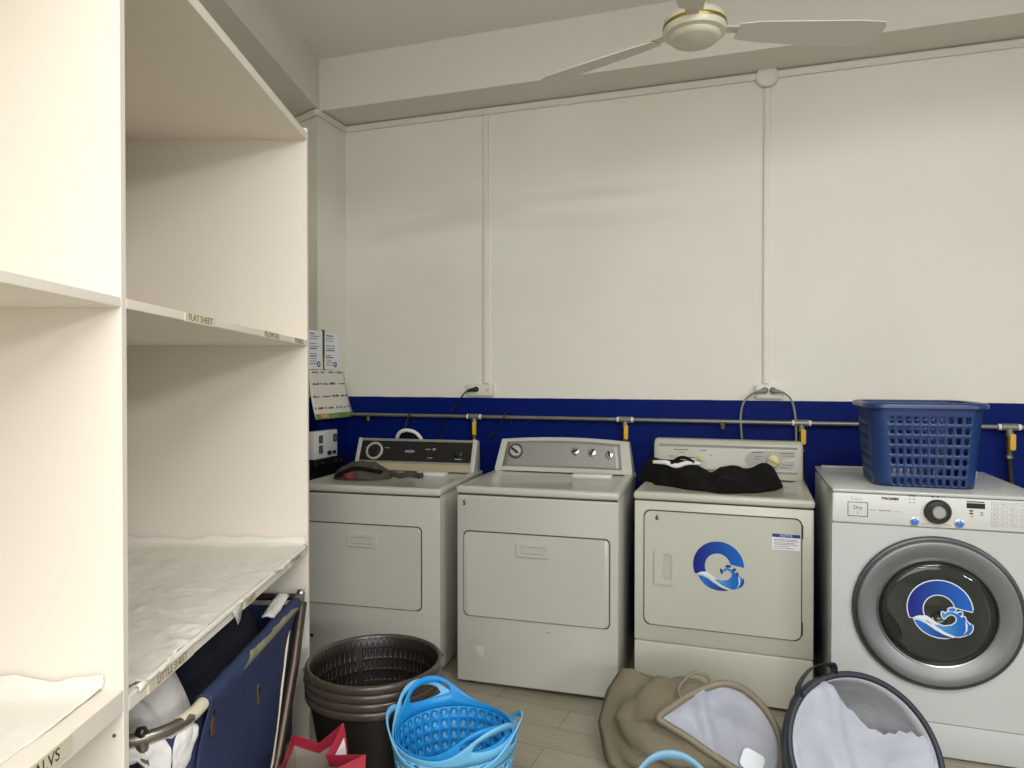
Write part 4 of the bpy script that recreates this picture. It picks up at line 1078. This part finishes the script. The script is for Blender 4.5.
b = MB(); rows = []
for j in range(11):
    v = j / 10
    rows.append([V((-.030 + .045 * u, -.085 + .15 * v, .028 + .030 * v - .03 * (u - .4) ** 2 + .006 * fbm((u * 4, v * 4, 3)))) for u in [k / 6 for k in range(7)]])
b.loft(rows, False, False, False); b.build('folded_cloth', M['white_cloth'], t, 180, solid=.006)

# ------------------------------------------------------------------ brown baskets, nested
def brown_basket(label, slots=True):
    t = thing('round_basket', label, 'basket', (0, 0, 0), 0, 'nested brown baskets')
    h = .352; rt, rb = .219, .162
    def f(u, v): r_ = rb + (rt - rb) * v; return V((r_ * math.cos(2 * PI * u), r_ * math.sin(2 * PI * u), h * v))
    b = MB(); b.perf(64, 9, f, lambda i, j: RECT8(.42, .74) if slots and j in (5, 6, 7) and i % 16 not in (0,) else None)
    b.bm.faces.new([b.bm.verts.new(f(k / 128, 0)) for k in range(128)])
    b.build('basket_body', M['brown_dark'], t, 40, solid=.0028)
    b = MB(); b.lathe([(.216, h - .006), (.2185, h + .003), (.225, h + .005), (.231, h + .002), (.2335, h - .005), (.2335, h - .014), (.231, h - .020), (.2285, h - .019), (.2295, h - .009), (.2235, h - .004), (.218, h - .008)], 72)
    b.build('rim', M['brown'], t, 60)
    for sg in (-1, 1):
        b = MB(); b.prism(rr(.09, .009, .004), frame((sg * .2345, 0, h - .010), (0, sg, 0), (0, 0, 1)), .002, .0005); b.build('grip_mark', M['brown'], t)
    return t
bb = brown_basket('bottom basket of the nested brown plastic stack, resting on the floor', False)
bb.location = (-1.210, 2.126, .002)
b2 = brown_basket('second brown basket from the bottom of the nested stack'); b2.location = (-1.210, 2.126, .0295); b2.rotation_euler = (0, 0, .25)
for k, lb in enumerate(('third brown basket up, just under the topmost of the nested stack', 'topmost round brown slotted basket of the nested stack')):
    copy_tree(b2, (-1.210, 2.126, .002 + .0275 * (k + 2)), lb, .25 * (k + 2))

# ------------------------------------------------------------------ flexible blue tubs
def flex_tub(label, material, group, phase=0.0):
    t = thing('flexible_tub', label, 'laundry tub', (0, 0, 0), 0, group)
    rb, r1, ZP = .128, .188, .332
    def f(u, v): r_ = rb + (r1 - rb) * (v ** .8); u += phase / 34; return V((r_ * math.cos(2 * PI * u), r_ * math.sin(2 * PI * u), ZP * v))
    def hl(i, j): return ROUND8(.54, .56) if 1 <= j <= 9 else None
    b = MB(); b.perf(34, 10, f, hl)
    b.bm.faces.new([b.bm.verts.new(f(k / 68, 0)) for k in range(68)])
    body = b.build('tub_body', material, t, 60, solid=.005)
    # upper band rising into two handles
    b = MB(); N = 240
    zl, zh = .346, .434
    def prof(a):
        d_ = min(abs((a - q + PI) % (2 * PI) - PI) for q in (0, PI))
        hill = math.exp(-(d_ / .60) ** 2.4)
        top = zl + (zh - zl) * hill
        hw = .40
        if d_ < hw:
            k = math.sqrt(1 - (d_ / hw) ** 2); lo, hi = .378 - .012 * k, .380 + .034 * k
            hi = min(hi, top - .016); return top, min(lo, hi), hi
        return top, None, None
    def P(a, z):
        q = (z - ZP) / (.43 - ZP); r_ = r1 + .020 * max(0, q) + .003 * max(0, q) ** 2
        return V((r_ * math.cos(a), r_ * math.sin(a), z))
    def colm(a):
        top, lo, hi = prof(a)
        if lo is None:
            mid = ZP + (top - ZP) * .62; return [ZP, ZP + (mid - ZP) * .5, mid], [mid, mid + (top - mid) * .5, top]
        return [ZP, ZP + (lo - ZP) * .5, lo], [hi, hi + (top - hi) * .5, top]
    cols = []
    for k in range(N):
        a = 2 * PI * k / N; A_, B_ = colm(a)
        cols.append(([b.bm.verts.new(P(a, z)) for z in A_], [b.bm.verts.new(P(a, z)) for z in B_]))
    for k in range(N):
        (a0, b0), (a1, b1) = cols[k], cols[(k + 1) % N]
        for x, y in ((a0, a1), (b0, b1)):
            for i in range(2): b.bm.faces.new((x[i], y[i], y[i + 1], x[i + 1]))
    bmesh.ops.remove_doubles(b.bm, verts=b.bm.verts, dist=.00005)
    b.build('handle_band', material, t, 50, solid=.005)
    return t
hd = math.atan2(1.818 - 2.070, -.648 + .967)          # handle axis
tc = V((-.822, 1.918))
tb = flex_tub('outermost pale blue tub of the nested three, its handles at the sides', M['tub_light'], 'nested blue tubs', .25); tb.location = (tc.x, tc.y, .002); tb.rotation_euler = (0, 0, .22); tb.scale = (.97, .97, .935)
tb2 = flex_tub('pale blue tub in the middle of the nested three', M['tub_light'], 'nested blue tubs', -.55); tb2.location = (tc.x, tc.y, .012); tb2.rotation_euler = (0, 0, hd + .16); tb2.scale = (.968, .968, .985)
tb3 = flex_tub('bright blue perforated flexible tub, innermost of the nested three', M['tub_blue'], 'nested blue tubs'); tb3.location = (tc.x, tc.y, .021); tb3.rotation_euler = (0, 0, hd - .02); tb3.scale = (.936, .936, .972)
tb4 = flex_tub('powder blue tub in front of the taupe hamper, only its handle top showing', M['tub_pale'], 'single blue tub'); tb4.location = (-.118, 1.652, .002); tb4.rotation_euler = (0, 0, 1.9)
del tb4['group']

# ------------------------------------------------------------------ collapsed fabric hampers
CR, CFd = V((.9485, .3168, 0)), V((-.3168, .9485, 0))      # across the room / into the room, along the viewing direction
def ring_pts(c, outline, tilt, yaw):
    """bent wire mouth: outline (right, up) points in a plane through c, leaning back by tilt, turned by yaw"""
    rgt = CR * math.cos(yaw) + CFd * math.sin(yaw); fwd = -CR * math.sin(yaw) + CFd * math.cos(yaw)
    up = V((0, 0, 1)) * math.cos(tilt) + fwd * math.sin(tilt)
    return [c + rgt * x + up * y for x, y in outline], rgt, up, rgt.cross(up)
def hamper(root, c, outline, tilt, yaw, base, outer_mat, rim_r, liner_depth, amp, seed, liner_flap):
    pts, rgt, up, nrm = ring_pts(V((0, 0, 0)), outline, tilt, yaw)
    pts = smoothpath(pts, 5, True); n = len(pts)
    b = MB(); b.tube(pts, rim_r, 10, True); b.build('mouth_rim', outer_mat, root, 180)
    # body: loft from the rim to the flat base, crumpled on the way
    base = [(math.radians(a), V(p) - V(c)) for a, p in base]
    bc = sum((p for a, p in base), V((0, 0, 0))) / len(base)
    def base_pt(a):
        a %= 2 * PI; q = base + [(base[0][0] + 2 * PI, base[0][1])]
        for (a0, p0), (a1, p1) in zip(q, q[1:]):
            if a0 <= a <= a1: return p0.lerp(p1, (a - a0) / (a1 - a0))
        return base[0][1]
    rings = []; K = 14
    for k in range(K + 1):
        s_ = k / K; rg = []
        for i in range(n):
            # angle of this rim point around the mouth
            p = pts[i]; a = math.atan2(p.dot(up), p.dot(rgt))
            e = base_pt(a)
            q = p * (1 - s_) + e * s_
            w = math.sin(s_ * PI)
            d_ = (q - bc * s_); d_ = d_ - nrm * d_.dot(nrm) * .4
            if d_.length > 1e-5: d_.normalize()
            f = fbm((p.x * 5 + seed, p.z * 5 + s_ * 2.4, p.y * 5 + s_ * 1.7), 1.25) + .6 * abs(math.sin(s_ * 8 + a * 2 + 2 * fbm((p.x * 3, p.z * 3, seed)))) - .3
            q = q + d_ * (amp * f * w + .010 * w)
            q.z = max(q.z, -c[2] + .006 + .002 * math.sin(a * 3))
            rg.append(q)
        rings.append(rg)
    b = MB(); b.loft(rings, True, False, True); b.build('fabric_body', outer_mat, root, 180, solid=.002)
    # lining: a pouch behind the mouth
    rings = []
    for k in range(9):
        s_ = k / 8; rg = []
        for i in range(n):
            p = pts[i] * (.955 - .60 * s_ ** 1.6) - nrm * (liner_depth * math.sin(s_ * PI / 2)) + bc * (.25 * s_ * s_)
            p += nrm * (.014 * fbm((pts[i].x * 8, pts[i].z * 8, s_ * 2 + seed), 1.0) * math.sin(s_ * PI))
            p.z = max(p.z, -c[2] + .014); rg.append(p)
        rings.append(rg)
    b = MB(); b.loft(rings, True, False, True); b.build('inner_lining', M[liner_flap[1]], root, 180, solid=.0015)
    if liner_flap[0]:
        b = MB(); rows = []
        for j in range(25):
            v = j / 24; r_ = []
            for i in range(25):
                u = i / 24
                x, y = liner_flap[0](u, v)
                dz = -.004 - .055 * math.sin(u * PI) * math.sin(v * PI) * .8 + .016 * fbm((x * 9 + seed, y * 9, 5), 1.0) + .026 * math.exp(-((u - .36 - .08 * v) / .045) ** 2) * (1 - v * .2)
                p = rgt * x + up * y + nrm * dz; p.z = max(p.z, -c[2] + .016); r_.append(p)
            rows.append(r_)
        b.loft(rows, False, False, False); b.build('lining_flap', M['liner'], root, 180, solid=.0015)
    return pts, rgt, up, nrm

tc_ = V((-.082, 2.461, .222))
th = thing('laundry_hamper', 'collapsed taupe fabric hamper with a white lining, between two dryers', 'laundry hamper', tc_, 0)
tear = [(-.198, .018), (-.15, .056), (-.085, .098), (-.01, .130), (.045, .140), (.10, .122), (.15, .078), (.185, .022), (.200, -.040), (.190, -.105), (.160, -.150), (.11, -.160), (.05, -.130), (-.03, -.085), (-.11, -.036), (-.17, -.004)]
def flap1(u, v):
    # white cloth across the mouth
    xs = [(-.185, .012), (-.08, .075), (.02, .12), (.10, .105)]; 
    x = -.19 + .38 * u
    top = interp([(-.192, .022), (-.15, .052), (-.085, .093), (-.01, .125), (.045, .135), (.10, .117), (.15, .073), (.192, .0)], x)
    bot = interp([(-.192, .012), (-.11, -.034), (-.03, -.083), (.05, -.128), (.11, -.157), (.16, -.146), (.192, -.09)], x)
    return x, top + (bot - top) * v
pts, rgt, up, nrm = hamper(th, tc_, tear, .62, -.12, [(0, (-.28, 2.70, .03)), (50, (-.36, 2.74, .08)), (88, (-.43, 2.75, .20)), (112, (-.456, 2.748, .268)), (145, (-.505, 2.66, .20)), (180, (-.518, 2.568, .118)), (220, (-.47, 2.46, .03)), (270, (-.40, 2.44, .008)), (315, (-.37, 2.66, .008))], M['taupe'], .0125, .11, .030, 2.0, (flap1, 'liner'))
b = MB(); q0 = rgt * -.115 + up * .082; q1 = rgt * -.02 + up * .130
b.tube(smoothpath([q0, q0 + V((-.012, 0, .035)), (q0 + q1) / 2 + V((-.01, 0.0, .065)), q1 + V((-.002, 0, .03)), q1], 6), .006, 8); b.build('strap_handle', M['taupe'], th, 180)
b = MB(); b.prism(rr(.072, .062, .014), frame(rgt * .098 + up * -.100 + nrm * .012, rgt * .9 - up * .45, up), .004, .0015); tg = b.build('white_tag', M['c_white'], th)
# peaked fold of the fallen body, standing up against the dryer corner
b = MB(); rows = []
A_, B_, C_ = V((-.372, .100, -.125)), V((-.372, .262, .040)), V((-.075, .115, .085))
hb = thing
nh_c = V((.352, 2.336, .262))
nh = thing('laundry_hamper', 'dark navy fabric hamper with a white lining in front of the front-loading machine', 'laundry hamper', nh_c, 0)
disc = [(.235 * math.cos(a) * (1.0), .232 * math.sin(a)) for a in [2 * PI * k / 18 for k in range(18)]]
def flap2(u, v):
    x = -.2255 + .451 * u
    edge = interp([(-.226, .2), (-.15, .2), (-.085, .215), (-.06, .20), (-.01, .13), (.04, .075), (.08, .055), (.14, .06), (.226, .04)], x) + .006 * math.sin(x * 160)
    R0 = .226; up_ = math.sqrt(max(.0001, R0 ** 2 - x * x)); edge = min(edge, up_); lo = -up_
    return x, edge + (lo - edge) * v
pts, rgt, up, nrm = hamper(nh, nh_c, disc, .55, .10, [(0, (.42, 2.60, .17)), (60, (.34, 2.66, .30)), (110, (.20, 2.62, .335)), (150, (.15, 2.57, .26)), (180, (.125, 2.52, .19)), (220, (.12, 2.42, .05)), (270, (.22, 2.40, .01)), (320, (.38, 2.52, .01))], M['navy_nylon'], .0095, .17, .016, 6.0, (flap2, 'liner_in'))
b = MB()
q0 = rgt * -.160 + up * .168; q1 = rgt * -.030 + up * .230
arcp = smoothpath([q0, q0 + V((-.004, .0, .030)) + CFd * .01, (q0 + q1) / 2 + V((-.012, 0, .050)) + CFd * .015, q1 + V((-.006, 0, .028)) + CFd * .01, q1], 7)
w_ = nrm * .024
rings = []
for p in arcp: rings.append([p - w_, p + w_, p + w_ + V((0, 0, .003)), p - w_ + V((0, 0, .003))])
b.loft(rings); b.build('strap_handle', M['navy_nylon'], nh, 60)

# ------------------------------------------------------------------ red shopping bag
rg_c = V((-1.16, 1.70, 0))
rb_ = thing('shopping_bag', 'red and white woven shopping bag on the floor beside the laundry cart', 'bag', rg_c, 0)
top = [V(p) for p in ((-1.300, 1.792, .322), (-1.211, 1.792, .312), (-1.124, 1.787, .388), (-1.135, 1.715, .328), (-.992, 1.693, .366), (-1.09, 1.62, .330), (-1.205, 1.575, .345), (-1.245, 1.67, .31))]
bot = [V(p) for p in ((-1.275, 1.80, .003), (-1.19, 1.80, .003), (-1.06, 1.79, .003), (-1.03, 1.74, .003), (-1.00, 1.68, .003), (-1.08, 1.60, .003), (-1.20, 1.585, .003), (-1.25, 1.69, .003))]
top = [p - rg_c for p in top]; bot = [p - rg_c for p in bot]
def band(b, f0, f1, off=0.0, n=3):
    c_ = sum(top, V((0, 0, 0))) / 8; rows = []
    for k in range(n + 1):
        f = f0 + (f1 - f0) * k / n; r_ = []
        for i in range(8):
            for q in range(3):
                t_ = q / 3; a = bot[i] * (1 - f) + top[i] * f; d_ = bot[(i + 1) % 8] * (1 - f) + top[(i + 1) % 8] * f
                p = a * (1 - t_) + d_ * t_; o_ = V((p.x - c_.x, p.y - c_.y, 0)); o_.normalize() if o_.length > 0 else None
                r_.append(p + o_ * (off + .006 * fbm((p.x * 9, p.y * 9, p.z * 9))))
        rows.append(r_)
    b.loft(rows, True, False, False)
b = MB(); band(b, 0, .90, 0, 6); b.bm.faces.new([b.bm.verts.new(p) for p in bot]); body = b.build('bag_body', M['bag_inside'], rb_, 0, solid=.0015)
b = MB(); band(b, .90, 1.0, .0, 2); b.build('red_hem', M['red_bag'], rb_, 0, solid=.0035, offset=0)
b = MB(); band(b, .02, .89, .0025, 6); b.build('red_cover', M['red_bag'], rb_, 0)
def patch(i, u0, u1, f0, f1, mname, name):
    b = MB(); c_ = sum(top, V((0, 0, 0))) / 8; rows = []
    for k in range(4):
        f = f0 + (f1 - f0) * k / 3; r_ = []
        for q in range(4):
            t_ = u0 + (u1 - u0) * q / 3; a = bot[i] * (1 - f) + top[i] * f; d_ = bot[(i + 1) % 8] * (1 - f) + top[(i + 1) % 8] * f
            p = a * (1 - t_) + d_ * t_; o_ = V((p.x - c_.x, p.y - c_.y, 0)).normalized(); r_.append(p + o_ * (.006 + .006 * fbm((p.x * 9, p.y * 9, p.z * 9))))
        rows.append(r_)
    b.loft(rows, False, False, False); return b.build(name, M[mname], rb_, 0)
patch(2, .2, .8, .78, .93, 'bag_white', 'white_print'); patch(3, .55, .95, .7, .97, 'bag_white', 'white_print'); patch(4, .1, .8, .3, .8, 'bag_white', 'white_print')
patch(2, .1, .6, .70, .76, 'ink', 'dark_print')

# ------------------------------------------------------------------ light
w = bpy.data.worlds.new('sky'); SC.world = w; w.use_nodes = True
bg = w.node_tree.nodes['Background']; bg.inputs['Color'].default_value = (.86, .95, 1.0, 1); bg.inputs['Strength'].default_value = 0.4
def area(name, loc, target, sx, sy, power, color):
    L = bpy.data.lights.new(name, 'AREA'); L.shape = 'RECTANGLE'; L.size = sx; L.size_y = sy; L.energy = power; L.color = color
    o = bpy.data.objects.new(name, L); COL.objects.link(o); o.location = loc
    o.rotation_euler = (V(target) - V(loc)).to_track_quat('-Z', 'Y').to_euler()
    return o
c_ = F0 - FD * 1.7 - FN * .1
area('daylight_shopfront', (c_.x, c_.y, 2.1), (c_.x + FN.x, c_.y + FN.y, 2.05), 4.0, 2.0, 104, (1.0, .985, .965))
# two unseen overhead lights, added to lift the floor and the shelf paper
area('added_overhead_light', (1.1, .35, 3.22), (1.1, .35, 0), 1.25, .25, 54, (1.0, .985, .975))
area('added_overhead_light', (.3, -1.3, 3.22), (.3, -1.3, 0), 1.25, .25, 58, (1.0, .985, .975))
# the bright sky patch beyond the street, a little above the lintel line
kd = V((.62, -.74, .12)).normalized(); kp = V((.1, 3.84, 2.5)) + kd * 15
area('daylight_street', kp, V((.0, 2.6, 1.2)), 3.0, .5, 350, (1.0, .975, .95))

# ------------------------------------------------------------------ camera
cam = bpy.data.cameras.new('camera'); co = bpy.data.objects.new('camera', cam); COL.objects.link(co)
co.location = (0, 0, 1.4138); co.rotation_euler = (PI / 2 - .011, 0, .3223)
cam.sensor_width = 36; cam.lens = 697.43 / 1024 * 36; cam.clip_start = .02
SC.camera = co
SC.view_settings.view_transform = 'Standard'; SC.view_settings.look = 'None'
SC.view_settings.exposure = -0.02; SC.view_settings.gamma = 1.0; SC.view_settings.use_curve_mapping = False
